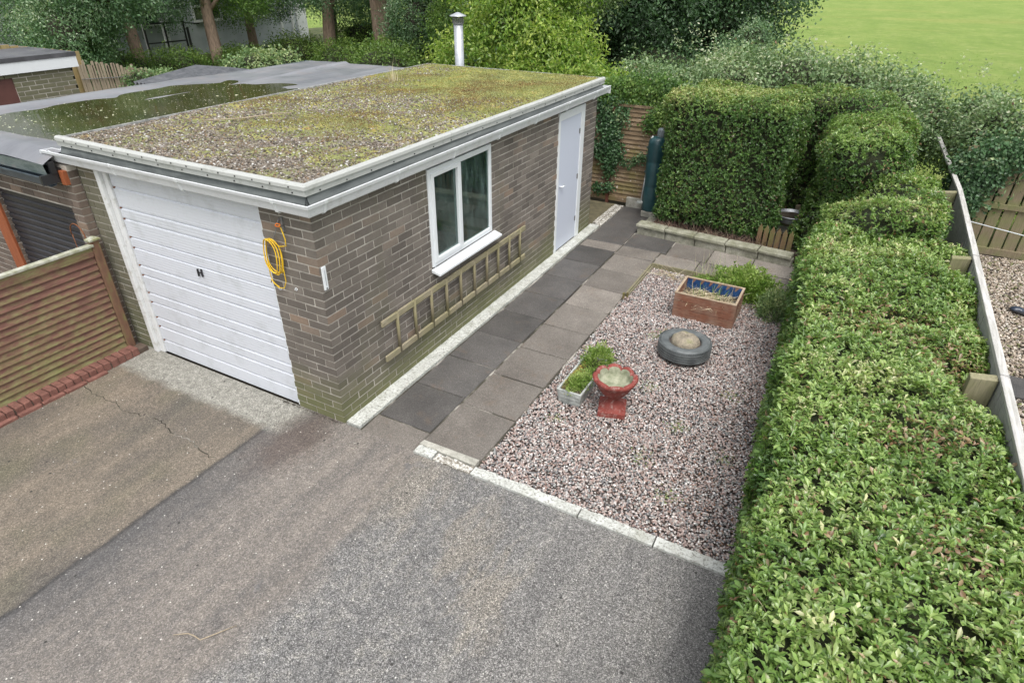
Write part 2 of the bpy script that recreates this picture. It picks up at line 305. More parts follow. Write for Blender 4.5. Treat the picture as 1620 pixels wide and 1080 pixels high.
# damp purple-brown patch beside the pier, tan patches
d1=n.n('ShaderNodeVectorMath',operation='DISTANCE'); n.put(d1.inputs[0],n.vm(n.pos,(1,.6,0))); d1.inputs[1].default_value=(-.25,-.24,0)
c=n.mix(n.ma('MULTIPLY',n.ramp(n.ma('ADD',d1.outputs[1],n.ma('MULTIPLY',n.noise(6,4),.4)),[(.32,1.),(.55,0.)]),.65),c,(.085,.062,.052))
for px,py,rr in ((1.75,-.62,.26),(2.1,-1.0,.22),(1.05,-.35,.34)):
    d=n.n('ShaderNodeVectorMath',operation='DISTANCE'); n.put(d.inputs[0],n.vm(n.pos,(1,.55,0))); d.inputs[1].default_value=(px,py*.55,0)
    c=n.mix(n.ma('MULTIPLY',n.ramp(n.ma('ADD',d.outputs[1],n.ma('MULTIPLY',n.ma('SUBTRACT',n.noise(7,5,.7,st=(1,.4,1)),.5),.9)),[(rr*.3,1.),(rr*1.0,0.)]),.38),c,(.25,.215,.165))
# moss along the left edge
ml=n.ramp(n.ma('ADD',X,n.ma('MULTIPLY',n.noise(4,4),.8)),[(0.,0.),(1.,0.)])
fin_=n.ramp(fine,[(0.,.25),(.3,.6),(.6,.98),(.85,1.45),(1.,2.2)]); fin2=n.ramp(fine2,[(0.,.62),(.5,.95),(.8,1.15),(1.,1.6)])
gs=n.ma('ADD',.42,n.ma('MULTIPLY',edge(xw2,.95,.25),n.ma('ADD',.1,n.ma('MULTIPLY',n.noise(2.2,4,.6),.8))),clamp=True)
c=n.mix(gs,c,n.mix(1.,c,fin_,'MULTIPLY')); c=n.mix(.8,c,n.mix(1.,c,fin2,'MULTIPLY'))
chip=n.ramp(n.sep(n.vor(34))[2],[(.985,0.),(.99,1.)]); cd_=n.ramp(n.vor(34,'Distance'),[(.12,1.),(.2,0.)])
c=n.mix(n.ma('MULTIPLY',chip,cd_),c,(.62,.60,.55))
dkc=n.ramp(n.sep(n.vor(24))[0],[(.985,0.),(.99,1.)]); dkd=n.ramp(n.vor(24,'Distance'),[(.2,1.),(.3,0.)]); c=n.mix(n.ma('MULTIPLY',dkc,dkd),c,(.03,.028,.025))
wet=n.ramp(n.noise(1.6,5,.65),[(.66,0.),(.71,1.)])
c=n.mix(n.ma('MULTIPLY',wet,.4),c,(.10,.105,.115))
n.bump(n.ma('ADD',n.ma('MULTIPLY',fine,.6),n.ma('MULTIPLY',n.vor(110,'Distance'),.6)),.55,.006)
M['drive']=n.fin(c,n.mix(wet,(.66,.66,.66),(.3,.3,.3)),.5)
# slabs
def slabm(name,a,b,rough):
    n=NT(name); v=n.attr('Col'); s0=n.sep(v); c=n.ramp(n.noise(2.5,5,.6),[(.3,a),(.7,b)])
    c=n.mix(1.,c,n.ramp(s0[0],[(0,.78),(1,1.25)]),'MULTIPLY')
    g=n.sep(n.vor(170))[0]; c=n.mix(1.,c,n.ramp(g,[(0,.66),(.5,1.),(.93,1.25),(1.,1.9)]),'MULTIPLY')
    c=n.mix(n.ramp(n.noise(3.5,4,.7),[(.56,0.),(.7,.45)]),c,(.145,.105,.075))
    n.bump(n.ma('ADD',g,n.noise(60,3)),.35,.004); return n.fin(c,rough)
M['slabdark']=slabm('dark_damp_slabs',(.060,.057,.055),(.098,.092,.087),.5)
M['slabbrown']=slabm('brown_slabs',(.135,.12,.105),(.205,.185,.163),.6)
M['joint']=gm('slab_joints',[(.35,(.022,.02,.016)),(.5,(.06,.055,.04)),(.62,(.36,.34,.30))],sc=2.2,rough=1)
n=NT('white_painted_concrete'); c=n.ramp(n.noise(9,5,.7),[(.3,(.38,.385,.35)),(.65,(.60,.615,.585))]); c=n.mix(n.ramp(n.noise(45,4,.8),[(.50,0.),(.60,.8)]),c,(.17,.165,.14))
c=n.mix(n.ramp(n.noise(3,3),[(.55,0.),(.72,.4)]),c,(.22,.22,.15)); n.bump(n.noise(70,4,.8),.6); M['kerb']=n.fin(c,.85)
n=NT('flaking_step'); c=n.ramp(n.noise(30,5,.8),[(.42,(.16,.14,.11)),(.5,(.30,.28,.24)),(.56,(.6,.59,.55))]); n.bump(n.noise(40,4),.7); M['flake']=n.fin(c,.9)
n=NT('pebbles'); M['pebble']=n.fin(n.attr('Col'),.55)
M['gravelbase']=gm('gravel_bed',[(.3,(.045,.035,.03)),(.7,(.12,.095,.085))],sc=90,rough=1,bst=1)
n=NT('pasture'); c=n.ramp(n.noise(.3,7,.72,st=(1,.6,1)),[(.3,(.12,.20,.035)),(.5,(.17,.25,.05)),(.68,(.235,.285,.08))])
c=n.mix(n.ramp(n.noise(3,6,.75),[(.36,.6),(.52,0.)]),c,(.085,.16,.025)); c=n.mix(n.ramp(n.noise(1.1,6,.75),[(.52,0.),(.66,.55)]),c,(.31,.33,.12)); c=n.mix(n.ramp(n.noise(40,3,.7,st=(1,.5,1)),[(.3,.35),(.6,0.)]),c,(.32,.38,.13))
c=n.mix(n.ma('MULTIPLY',n.ramp(n.noise(.12,3,.5,st=(.3,1,1)),[(.56,0.),(.66,.4)]),n.noise(9,3)),c,(.36,.28,.10)); n.bump(n.noise(30,4,.7),1.,.05); M['field']=n.fin(c,.9,.2)
M['grass']=leafmat('grass_blades',[(0,(.07,.14,.02)),(.6,(.15,.24,.045)),(1,(.28,.30,.10))],.6,.35)
M['dirt']=gm('bare_earth',[(.3,(.05,.04,.028)),(.7,(.12,.10,.07))],sc=3,rough=1,bst=1)
M['bank']=gm('woodland_floor',[(.3,(.035,.05,.015)),(.7,(.10,.11,.04))],sc=2,rough=1,bst=1,bsc=20)
# roof surfaces
n=NT('roof_chippings'); v=n.vor(75); s0=n.sep(v); X,Y,Z=n.sep()
c=n.ramp(s0[0],[(0,(.045,.038,.03)),(.4,(.12,.098,.075)),(.75,(.215,.18,.14)),(1,(.36,.33,.29))])
mo=n.ma('ADD',n.ma('MULTIPLY',Y,.085),n.ma('ADD',n.ma('MULTIPLY',n.noise(2.2,6,.68),1.),n.ma('MULTIPLY',n.ma('SUBTRACT',n.noise(16,3,.6),.5),.3)))
mc=n.ramp(n.noise(3.5,5,.65),[(.32,(.13,.14,.05)),(.48,(.22,.24,.08)),(.6,(.31,.29,.09)),(.72,(.34,.20,.06))]); mc=n.mix(1.,mc,n.ramp(n.sep(n.vor(110))[1],[(0,.55),(1,1.4)]),'MULTIPLY')
c=n.mix(n.ramp(mo,[(.47,0.),(.64,.92)]),c,mc); n.bump(n.ma('ADD',s0[1],n.noise(50,3)),.8,.012); M['roofstone']=n.fin(c,.95)
M['moss']=leafmat('moss_tufts',[(0,(.17,.10,.045)),(.25,(.22,.17,.06)),(.5,(.24,.25,.08)),(.8,(.31,.34,.12)),(1,(.42,.28,.07))],.9,.15)
n=NT('wet_felt'); c=n.ramp(n.noise(2.2,5,.6,st=(1,.35,1)),[(.3,(.115,.12,.135)),(.7,(.21,.215,.23))]); c=n.mix(n.ramp(n.noise(3,3),[(.5,0.),(.7,.4)]),c,(.20,.175,.165))
n.bump(n.noise(5,4,.6,st=(1,.4,1)),.3,.02); M['felt']=n.fin(c,n.ramp(n.noise(1.5,3),[(.35,.28),(.65,.5)]),.6)
n=NT('puddle_water'); c=n.ramp(n.noise(2.5,4),[(.3,(.030,.030,.010)),(.7,(.060,.052,.018))]); n.bump(n.noise(9,3),.05,.01); M['puddle']=n.fin(c,.03,.6)
M['roller']=gm('black_roller_slats',[(.3,(.016,.016,.02)),(.7,(.03,.03,.035))],sc=3,rough=.35)
M['gutdark']=gm('dark_slate_gutter',[(.3,(.035,.05,.065)),(.7,(.08,.105,.125))],sc=6,rough=.35)
M['fasciafelt']=gm('wet_fascia_felt',[(.3,(.07,.10,.10)),(.6,(.17,.20,.205)),(.8,(.30,.26,.25))],sc=5,rough=.3,st=(1,3,3))
M['corr']=gm('corrugated_grey',[(.3,(.05,.055,.062)),(.7,(.11,.115,.125))],sc=6,rough=.6)
M['browndoor']=flat('brown_door',(.10,.042,.035),.1,rough=.5)
M['clad']=gm('pale_grey_render',[(.3,(.36,.40,.42)),(.7,(.48,.52,.54))],sc=1.5,rough=.7)
M['render']=gm('white_panels',[(.3,(.6,.62,.62)),(.7,(.75,.77,.77))],sc=2,rough=.6)
def glassm(name,c,rough=.04):
    n=NT(name); f=n.ramp(n.noise(6,4,.7,st=(1,1,.25)),[(.35,c),(.7,sc3(c,2.4))]); n.bump(n.noise(2,2),.02); return n.fin(f,rough,.7)
M['darkglass']=glassm('building_glass',(.02,.03,.03))
# grimy garage glass: see-through with a dusty film
n=NT('grimy_glass'); n.fin((.55,.75,.68),.03,.6); n.p.inputs['Transmission Weight'].default_value=0.
tr=n.n('ShaderNodeBsdfTransparent'); tr.inputs[0].default_value=(.45,.6,.56,1); gl=n.n('ShaderNodeBsdfGlossy'); gl.inputs['Roughness'].default_value=.03; gl.inputs[0].default_value=(.9,1,.97,1)
df=n.n('ShaderNodeBsdfDiffuse'); df.inputs[0].default_value=(.16,.23,.215,1); m1=n.n('ShaderNodeMixShader'); m2=n.n('ShaderNodeMixShader'); fr=n.n('ShaderNodeFresnel'); fr.inputs[0].default_value=1.55
n.put(m1.inputs[0],n.ma('ADD',fr.outputs[0],.04)); n.t.links.new(tr.outputs[0],m1.inputs[1]); n.t.links.new(gl.outputs[0],m1.inputs[2])
n.put(m2.inputs[0],n.ramp(n.ma('ADD',n.noise(5,5,.75,st=(1,1,.3)),n.ma('MULTIPLY',n.noise(60,2),.15)),[(.46,.02),(.6,.16),(.76,.5)])); n.t.links.new(m1.outputs[0],m2.inputs[1]); n.t.links.new(df.outputs[0],m2.inputs[2]); n.t.links.new(m2.outputs[0],n.out.inputs[0]); M['glass']=n.m
M['inside']=flat('dim_interior',(.16,.16,.14),.3,rough=.9)
# leaves
M['hedge']=leafmat('hedge_leaves',[(0,(.20,.11,.055)),(.07,(.33,.24,.14)),(.1,(.035,.085,.02)),(.42,(.10,.185,.04)),(.7,(.185,.285,.07)),(.9,(.30,.385,.13)),(1,(.46,.46,.25))],.36,.3,.6)
M['block']=leafmat('block_hedge_leaves',[(0,(.15,.085,.05)),(.05,(.10,.07,.04)),(.1,(.035,.085,.02)),(.5,(.095,.185,.042)),(.8,(.20,.285,.07)),(1,(.38,.39,.16))],.36,.25,.55)
M['bramble']=leafmat('bramble_leaves',[(0,(.2,.11,.07)),(.06,(.05,.09,.035)),(.4,(.12,.20,.085)),(.75,(.23,.31,.15)),(1,(.48,.49,.36))],.45,.25,.45)
M['bright']=leafmat('bright_tree_leaves',[(0,(.05,.12,.015)),(.45,(.155,.26,.04)),(1,(.40,.46,.12))],.4,.4)
M['willow']=leafmat('grey_green_leaves',[(0,(.03,.08,.03)),(.45,(.085,.165,.075)),(.8,(.17,.26,.14)),(1,(.42,.48,.36))],.45,.3)
M['willow2']=leafmat('fresh_green_leaves',[(0,(.035,.09,.015)),(.5,(.095,.185,.035)),(1,(.23,.32,.08))],.5,.35)
M['darktree']=leafmat('dark_shade_leaves',[(0,(.014,.035,.012)),(.5,(.04,.09,.035)),(.9,(.085,.16,.06)),(1,(.18,.25,.12))],.5,.2)  # dark tones put the shade of the tree clump into the leaf colour
M['paletree']=leafmat('pale_tree_leaves',[(0,(.05,.10,.035)),(.5,(.13,.2,.08)),(1,(.36,.42,.24))],.5,.3)
M['under']=leafmat('undergrowth_leaves',[(0,(.03,.07,.012)),(.5,(.085,.16,.03)),(1,(.20,.28,.06))],.5,.3)
M['ivy']=leafmat('ivy_leaves',[(0,(.018,.05,.018)),(.5,(.045,.105,.038)),(.85,(.06,.12,.045)),(1,(.20,.26,.12))],.42,.1,.4)
M['varieg']=leafmat('yellow_green_leaves',[(0,(.06,.13,.04)),(.5,(.17,.26,.11)),(1,(.40,.44,.22))],.5,.25)
M['herb']=leafmat('herb_leaves',[(0,(.06,.13,.02)),(.45,(.17,.28,.05)),(1,(.36,.44,.15))],.5,.35)
M['straw']=leafmat('dry_straw',[(0,(.26,.20,.11)),(.4,(.55,.48,.34)),(.75,(.62,.56,.42)),(.85,(.22,.32,.10)),(1,(.16,.26,.06))],.7,.2)
M['twigleaf']=leafmat('bare_twig',[(0,(.16,.08,.045)),(.5,(.30,.15,.08)),(1,(.38,.30,.22))],.7,.0)
M['deadleaf']=leafmat('dead_leaves',[(0,(.16,.07,.03)),(1,(.34,.17,.08))],.7,.2)

# ================================================================== GROUND
def sheet(name,x0,x1,y0,y1,z,mat,kind='structure',nx=1,ny=1,zf=None):
    gx=np.linspace(x0,x1,nx+1); gy=np.linspace(y0,y1,ny+1); XX,YY=np.meshgrid(gx,gy); ZZ=np.full_like(XX,z)
    if zf is not None: ZZ=ZZ+zf(XX,YY)
    V=np.stack([XX,YY,ZZ],-1).reshape(-1,3); i=np.arange(nx*ny); r=i//nx; c=i%nx; a=r*(nx+1)+c
    F=np.stack([a,a+1,a+nx+2,a+nx+1],1); o=npmesh(name,V,F,mat,smooth=zf is not None); return tag(o,kind=kind) if kind else o
sheet('field',-400,400,-60,600,-.12,M['field'])
sheet('ground',-13,5.0,-12,11.5,-.06,M['dirt'])
sheet('woodland_floor',-45,-3.4,7.6,32,-.10,M['bank'],nx=60,ny=50,zf=lambda x,y:.12*np.sin(x*.9)*np.cos(y*.7)*np.clip((y-8)/4,0,1)+.005)
MB().box(-2.9,4.4,-9,-.025,-.12,0).box(-2.9,.79,-.025,.0,-.12,-.0005).build('driveway',M['drive']); tag(bpy.data.objects['driveway'],kind='structure')
sheet('neighbour_yard',-9,-2.93,-9,-.1,-.03,M['drive'])
# crack in the driveway: thin dark filled groove
mb=MB(); pts=[(-2.70,-.80),(-2.45,-.85),(-2.2,-.83),(-1.95,-.87),(-1.78,-.84),(-1.6,-.80),(-1.45,-.83),(-1.2,-.87),(-1.0,-.86),(-.8,-.91),(-.63,-.92)]
P=[]
for a,b in zip(pts[:-1],pts[1:]):
    for t in np.linspace(0,1,7)[:-1]: P.append((a[0]+(b[0]-a[0])*t+random.uniform(-.012,.012),a[1]+(b[1]-a[1])*t+random.uniform(-.018,.018)))
vs_=[];fs=[]
for i,(x,y) in enumerate(P):
    w=random.uniform(.0025,.006); vs_+=[(x,y-w,.004),(x,y+w,.004)]
    if i: fs.append((2*i-2,2*i-1,2*i+1,2*i))
mb.add(vs_,fs); tag(mb.build('driveway_crack',M['joint']),kind='structure')

# ------------------------------------------------------------------ path
def slabs():
    V=[];F=[];C=[];mi=[]
    def slab(x0,x1,y0,y1,m,g=.0075,z=.0):
        j=lambda:random.uniform(-.0035,.0035); zz=[z+random.uniform(-.003,.004) for _ in range(4)]
        o=len(V); a=[(x0+g+j(),y0+g+j()),(x1-g+j(),y0+g+j()),(x1-g+j(),y1-g+j()),(x0+g+j(),y1-g+j())]
        b=.005
        ins=[(a[0][0]+b,a[0][1]+b),(a[1][0]-b,a[1][1]+b),(a[2][0]-b,a[2][1]-b),(a[3][0]+b,a[3][1]-b)]
        for k in range(4): V.append((*a[k],-.05))
        for k in range(4): V.append((*a[k],zz[k]-b))
        for k in range(4): V.append((*ins[k],zz[k]))
        for k in range(4):
            F.append((o+k,o+(k+1)%4,o+4+(k+1)%4,o+4+k)); F.append((o+4+k,o+4+(k+1)%4,o+8+(k+1)%4,o+8+k))
        F.append((o+8,o+9,o+10,o+11)); v=random.random(); C.extend([(v,v,v)]*12); mi.extend([m]*9)
    x0=.18; xc=.775; xr=1.375
    slab(x0,xc,-.02,.272,1)
    ys=[.272+.6*k for k in range(9)]
    for a,b in zip(ys[:-1],ys[1:]): slab(x0,xc-.008,a,b,0)
    slab(x0,xc,ys[-1],5.36,1); 
    yr=[.155,.80]+[.80+.6*k for k in range(1,8)]
    for a,b in zip(yr[:-1],yr[1:]): slab(xc,xr,a,b,1)
    slab(xc,xr,yr[-1],5.36,1)
    slab(x0,xc,5.36,7.1,0,z=.003)
    for a,b in ((xr,1.97),(1.97,2.57),(2.57,3.2)): slab(a,b,4.86,5.32,1)
    slab(xc,1.45,5.365,5.93,0)
    for a,b in ((1.45,2.05),(2.05,2.65),(2.65,3.25)): slab(a,b,5.33,5.86,1)
    o=npmesh('path',np.array(V),np.array([f for f in F]),M['slabdark'],col=np.array(C)); o.data.materials.append(M['slabbrown']); o.data.polygons.foreach_set('material_index',mi); return tag(o,kind='structure')
slabs()
MB().box(.165,1.385,-.024,7.1,-.11,-.012).box(1.385,3.3,4.85,5.93,-.11,-.012).build('path_bed',M['joint'])
tag(bpy.data.objects['path_bed'],kind='structure')
# white painted concrete strip along the wall, irregular inner edge
def strip(name,pts,z0,z1,mat,kind='structure'):
    vs_=[];fs=[]; n_=len(pts)
    for (xa,xb,y) in pts: vs_+=[(xa,y,z0),(xb,y,z0),(xb,y,z1+random.uniform(-.002,.002)),(xa,y,z1+random.uniform(-.002,.002))]
    for i in range(n_-1):
        for k in range(4): fs.append((4*i+k,4*i+(k+1)%4,4*i+4+(k+1)%4,4*i+4+k))
    fs+= [(3,2,1,0),(4*n_-4,4*n_-3,4*n_-2,4*n_-1)]
    o=MB().add(vs_,fs).build(name,mat); return tag(o,kind=kind)
strip('path_edging',[(.003,.163+random.uniform(-.006,.004),y) for y in np.linspace(.02,5.95,70)],-.1,.018,M['kerb'])
# kerb across the front of the gravel: a few cast lengths
mb=MB()
for k in range(9): mb.box(1.0+k*.041,1.04+k*.041,-.02+random.uniform(-.006,.006),.07+random.uniform(-.012,.006),-.1,.012+random.uniform(-.004,.004))
tag(mb.build('kerb',M['flake']),kind='structure')
mb=MB()
for a,b in ((.80,.99),(1.38,2.35),(2.36,2.95),(2.958,3.58)):
    nseg=14
    for k in range(nseg):
        xa=a+(b-a)*k/nseg; xb=a+(b-a)*(k+1)/nseg+(-.0 if k<nseg-1 else -.004)
        mb.box(xa,xb,-.022+random.uniform(-.003,.003),.075+random.uniform(-.006,.006),-.1,.02+random.uniform(-.002,.002))
tag(mb.build('kerb',M['kerb']),kind='structure')
mb=MB().box(.79,1.37,.078,.150,-.1,.024,jit=.004)
tag(mb.build('kerb_stone',M['concrete'],bevel=.006),kind='structure')
# ------------------------------------------------------------------ gravel garden
sheet('gravel_bed',1.372,3.75,.07,4.86,-.035,M['gravelbase'])
def pebbles(name,N_,poly,z,smin,smax,pal,wts,label=None,cat='gravel'):
    P=np.stack([RNG.uniform(poly[0],poly[1],N_),RNG.uniform(poly[2],poly[3],N_),z+RNG.uniform(-.008,.008,N_)],1)
    P[:,2]+=.006*nz(P,1.5,3)
    s=RNG.uniform(smin,smax,N_); S=np.stack([s*RNG.uniform(.9,1.5,N_),s*RNG.uniform(.7,1.1,N_),s*RNG.uniform(.45,.8,N_)],1)
    pal=np.array(pal); c=pal[RNG.choice(len(pal),N_,p=np.array(wts)/sum(wts))]*RNG.uniform(.7,1.25,(N_,1))
    o=scatter(name,P,S,c,M['pebble']); return tag(o,label,cat,kind='stuff')
PAL=[(.34,.255,.23),(.40,.32,.29),(.44,.395,.365),(.58,.56,.54),(.24,.235,.235),(.14,.135,.14),(.28,.195,.165),(.27,.28,.265)]
pebbles('gravel',58000,(1.385,3.7,.085,4.80),-.013,.007,.0115,PAL,[5,5,4,3,3,2.2,2.4,2.4],'pink and grey rounded gravel filling the bed beside the path')
# neighbour's side
sheet('neighbour_ground',4.95,12,-6,7.8,-.045,M['gravelbase'])
pebbles('gravel',30000,(5.05,7.2,1.4,7.7),-.03,.013,.02,[(.26,.21,.16),(.36,.30,.24),(.45,.41,.35),(.12,.10,.08),(.18,.14,.10),(.13,.14,.05)],[4,4,3,2.5,3,1.2],'brown and buff gravel in the yard beyond the low rail fence')
def slab_obj():
    mb=MB()
    for i in range(4): mb.box(5.30+i*.46,5.75+i*.46,3.55,3.98,-.05,-.003,jit=.004,rz=.02)
    return tag(mb.build('path',M['slabdark'],bevel=.004),kind='structure')
slab_obj()

# ================================================================== GARAGE
def brickwall(name,mats,parent,faces,base_boxes,seed=1,h=.075,bl=.225,gap=.0125,proud=.0045):
    """faces: (origin, along, normal, length, z0, courses, openings[(a0,a1,z0,z1)], phase)"""
    rg=random.Random(seed); V=[];F=[];C=[];mi=[]
    def box(o,al,nr,a0,a1,z0,z1,d,m,v):
        b=len(V)
        for dd in (-.03,d):
            for a,z in ((a0,z0),(a1,z0),(a1,z1),(a0,z1)): V.append((o[0]+al[0]*a+nr[0]*dd,o[1]+al[1]*a+nr[1]*dd,z))
        F.extend([(b+4,b+5,b+6,b+7),(b,b+4,b+7,b+3),(b+1,b+2,b+6,b+5),(b,b+1,b+5,b+4),(b+3,b+7,b+6,b+2),(b+3,b+2,b+1,b)]); C.extend([(v,v,v)]*8); mi.extend([m]*6)
    for (o,al,nr,L_,z0,nc,ops,ph) in faces:
        for r in range(nc):
            za=z0+r*h+gap*.5; zb=z0+(r+1)*h-gap*.5; zm=(za+zb)/2
            x=-((bl/2)*((r+ph)%2)); segs=[]
            while x<L_:
                segs.append((max(x,0),min(x+bl,L_))); x+=bl
            for a0,a1 in segs:
                parts=[(a0,a1)]
                for (p,q,s_,t_) in ops:
                    if zm>s_ and zm<t_:
                        np_=[]
                        for u,w in parts:
                            if w<=p or u>=q: np_.append((u,w))
                            else:
                                if u<p: np_.append((u,p+gap/2))
                                if w>q: np_.append((q-gap/2,w))
                        parts=np_
                for u,w in parts:
                    e0=gap/2 if u>0.001 else 0.0; e1=gap/2 if w<L_-.001 else 0.0
                    if w-u<.03: continue
                    # irregular edges
                    box(o,al,nr,u+e0+rg.uniform(-.002,.002)*(e0>0),w-e1+rg.uniform(-.002,.002)*(e1>0),za+rg.uniform(-.0015,.0015),zb+rg.uniform(-.0015,.0015),proud+rg.uniform(-.001,.0015),1,rg.random())
    for bb in base_boxes:
        x0,x1,y0,y1,z0,z1=bb; b=len(V)
        for z in (z0,z1):
            for y in (y0,y1):
                for x in (x0,x1): V.append((x,y,z))
        F.extend([tuple(b+i for i in f) for f in [(0,2,3,1),(4,5,7,6),(0,1,5,4),(2,6,7,3),(0,4,6,2),(1,3,7,5)]]); C.extend([(0,0,0)]*8); mi.extend([0]*6)
    o=npmesh(name,np.array(V),np.array(F),mats[0],parent,np.array(C)); o.data.materials.append(mats[1]); o.data.polygons.foreach_set('material_index',mi)
    return o
G=thing('garage','brown brick garage with white up-and-over door and mossy flat roof','garage',(-1.5,2.9,0))
T=.105; HW=2.06; LW=5.86
W0,W1,WZ0,WZ1=1.51,2.725,.95,1.985; D0,D1,DZ=4.52,5.40,1.985
side=((0,0,0),(0,1,0),(1,0,0),LW,0.0,27,[(W0,W1,WZ0,WZ1+.2),(D0,D1,-1,DZ+.2)],0)
front=((0,0,0),(-1,0,0),(0,-1,0),3.02,0.0,27,[(.565,2.70,-1,3)],1)
back=((0,LW,0),(-1,0,0),(0,1,0),3.02,0.0,27,[],1)
m0=.0
bb=[(-T,-m0,0,W0,-.1,HW),(-T,0,W0,W1,-.1,WZ0),(-T,0,W1,D0,-.1,HW),(-T,0,D1,LW,-.1,HW),
    (-.565,-T,0,T,-.1,HW),(-3.02,-2.70,0,T,-.1,HW),(-3.02,-T,LW-T,LW,-.1,HW),(-3.02,-2.92,T,LW-T,-.1,HW)]
brickwall('wall',[M['mortar'],M['brick']],G,[side,front,back],bb)
MB().box(-2.9,-T,T,LW-T,-.05,-.01).build('floor',M['inside'],G)
# window
win=MB()
X0,X1=-.045,.018; fw=.055
win.box(X0,X1,W0+.003,W0+fw,WZ0+.03,WZ1).box(X0,X1,W1-fw,W1-.003,WZ0+.03,WZ1).box(X0,X1,W0+fw,W1-fw,WZ1-fw,WZ1).box(X0,X1,W0+fw,W1-fw,WZ0+.03,WZ0+.03+fw).box(X0,X1,2.055,2.105,WZ0+.03+fw,WZ1-fw)
wf=win.build('window',M['upvc'],G,bevel=.006)
s2=MB().box(-.02,.032,W0+fw-.01,W0+fw+.035,WZ0+.075,WZ1-fw+.01).box(-.02,.032,2.02,2.062,WZ0+.075,WZ1-fw+.01).box(-.02,.032,W0+fw+.035,2.02,WZ1-fw-.03,WZ1-fw+.01).box(-.02,.032,W0+fw+.035,2.02,WZ0+.075,WZ0+.115)
s2.build('sash',M['upvc'],wf,bevel=.004)
MB().box(-.006,.0,W0+fw+.03,2.025,WZ0+.1,WZ1-fw-.02).build('pane',M['glass'],wf)
MB().box(-.006,.0,2.1,W1-fw+.005,WZ0+.08,WZ1-fw+.005).build('pane',M['glass'],wf)
MB().add([(-.04,W0-.01,.935),(.105,W0-.01,.905),(.105,W0-.01,.93),(-.04,W0-.01,.975),(-.04,2.80,.935),(.105,2.80,.905),(.105,2.80,.93),(-.04,2.80,.975)],[(0,1,2,3),(7,6,5,4),(0,4,5,1),(1,5,6,2),(2,6,7,3),(3,7,4,0)]).build('sill',M['upvc'],wf,bevel=.003)
# things seen through the glass: white jug on the inside ledge
MB().lathe([(.0,0),(.07,0),(.075,.02),(.075,.1),(.05,.15),(.03,.16),(.03,.19)],(-.16,1.93,WZ0+.03),20).build('jug',M['upvc'],G,smooth=True)
MB().box(-.30,-.108,W0,W1,WZ0-.03,WZ0+.03).build('inner_ledge',M['inside'],G)
# side door
df_=MB().box(-.05,.016,D0+.002,D0+.05,0.02,DZ).box(-.05,.016,D1-.13,D1-.002,0.02,DZ).box(-.05,.016,D0+.05,D1-.13,DZ-.10,DZ)
dfo=df_.build('door_frame',M['upvc'],G,bevel=.004)
dr=MB().box(-.035,.006,D0+.052,D1-.133,.035,DZ-.103).build('side_door',M['sidedoor'],G,bevel=.003)
MB().tube([(.006,4.63,.99),(.045,4.63,.99)],.011).tube([(.045,4.63,.99),(.045,4.72,.985)],.010).build('handle',M['upvc'],dr,smooth=True)
for z in (.3,.95,1.6): MB().box(.006,.012,5.225,5.26,z,z+.07).build('hinge',M['dsteel'],dr)
# up-and-over door with horizontal ribs
zs=sorted([1.84,1.64,1.53,1.34,1.23,1.04,.93,.73,.62,.44,.33,.16]); prof=[]; z=.045
for i,g in enumerate(zs): prof+=[(0,g-.012),(.012,g-.006),(.012,g+.0),(0,g+.012)]
prof=[(0,.008)]+prof+[(0,2.0)]
def shell(prof,x0,x1,y,th=.02):
    vs_=[];fs=[]; n_=len(prof)
    for x in (x0,x1):
        for d,z in prof: vs_.append((x,y+d,z))
    for x in (x0,x1):
        for d,z in prof: vs_.append((x,y+th+.02,z))
    for i in range(n_-1): fs.append((i,i+1,n_+i+1,n_+i)); fs.append((2*n_+i,3*n_+i,3*n_+i+1,2*n_+i+1))
    fs.append((0,n_,3*n_,2*n_)); fs.append((n_-1,3*n_-1,4*n_-1,2*n_-1))
    for i in range(n_-1): fs.append((i,2*n_+i,2*n_+i+1,i+1)); fs.append((n_+i,n_+i+1,3*n_+i+1,3*n_+i))
    return MB().add(vs_,fs)
mbn=shell(prof,-2.56,-.57,.022)
for g in zs: mbn.tube([(-2.545,.016,g-.002),(-2.545,.034,g-.002)],.007,6,mi=1)
gd=mbn.build('garage_door',[M['doorpaint'],M['rust']],G)
MB().box(-1.604,-1.592,.002,.018,1.135,1.21).box(-1.550,-1.538,.002,.018,1.140,1.218).box(-1.592,-1.550,.006,.014,1.172,1.182).build('handle',M['black'],gd,bevel=.003)
fr=MB().box(-2.70,-2.635,-.035,.03,0,2.04).box(-2.633,-2.565,-.002,.045,0,2.04).build('door_post',white('flaky_white_post',(.62,.63,.63),(.33,.32,.28),12,.9,.6),G,bevel=.006)
MB().box(-.569,-.562,-.004,.03,.02,2.0).build('door_trim',M['upvc'],G)
MB().box(-2.633,-.57,.0,.05,1.985,2.06).build('lintel',M['edging'],G)
# fascia, gutter, felt, roof edging. Levels
ZF=2.0
MB().box(-3.02,.012,-.016,0.0,2.0,2.17).box(-.0,.014,0.0,LW,2.0,2.17).build('fascia',M['gutter'],G)
def gutter(a,b,sidev,zt,r=.055,ext=0):
    k=r/.055
    return [(a*k,b*k) for a,b in ((.002,.004),(.004,-.084),(.014,-.100),(.070,-.102),(.086,-.090),(.100,-.028),(.116,-.020),(.121,.006),(.110,.008),(.100,.000),(.090,-.024),(.078,-.082),(.068,-.094),(.018,-.092),(.010,-.082),(.008,.004))]
pf=gutter(0,0,0,0)
GZ=2.132
gm_=MB()
gm_.sweep(pf,[((-3.30,-.016,GZ-.012),(0,-1)),((-1.6,-.016,GZ-.004),(0,-1)),((.014,-.016,GZ),(1,-1)),((.014,2.5,GZ+.004),(1,0)),((.014,6.04,GZ+.004),(1,0))])
gut=gm_.build('gutter',M['gutter'],G,smooth=False)
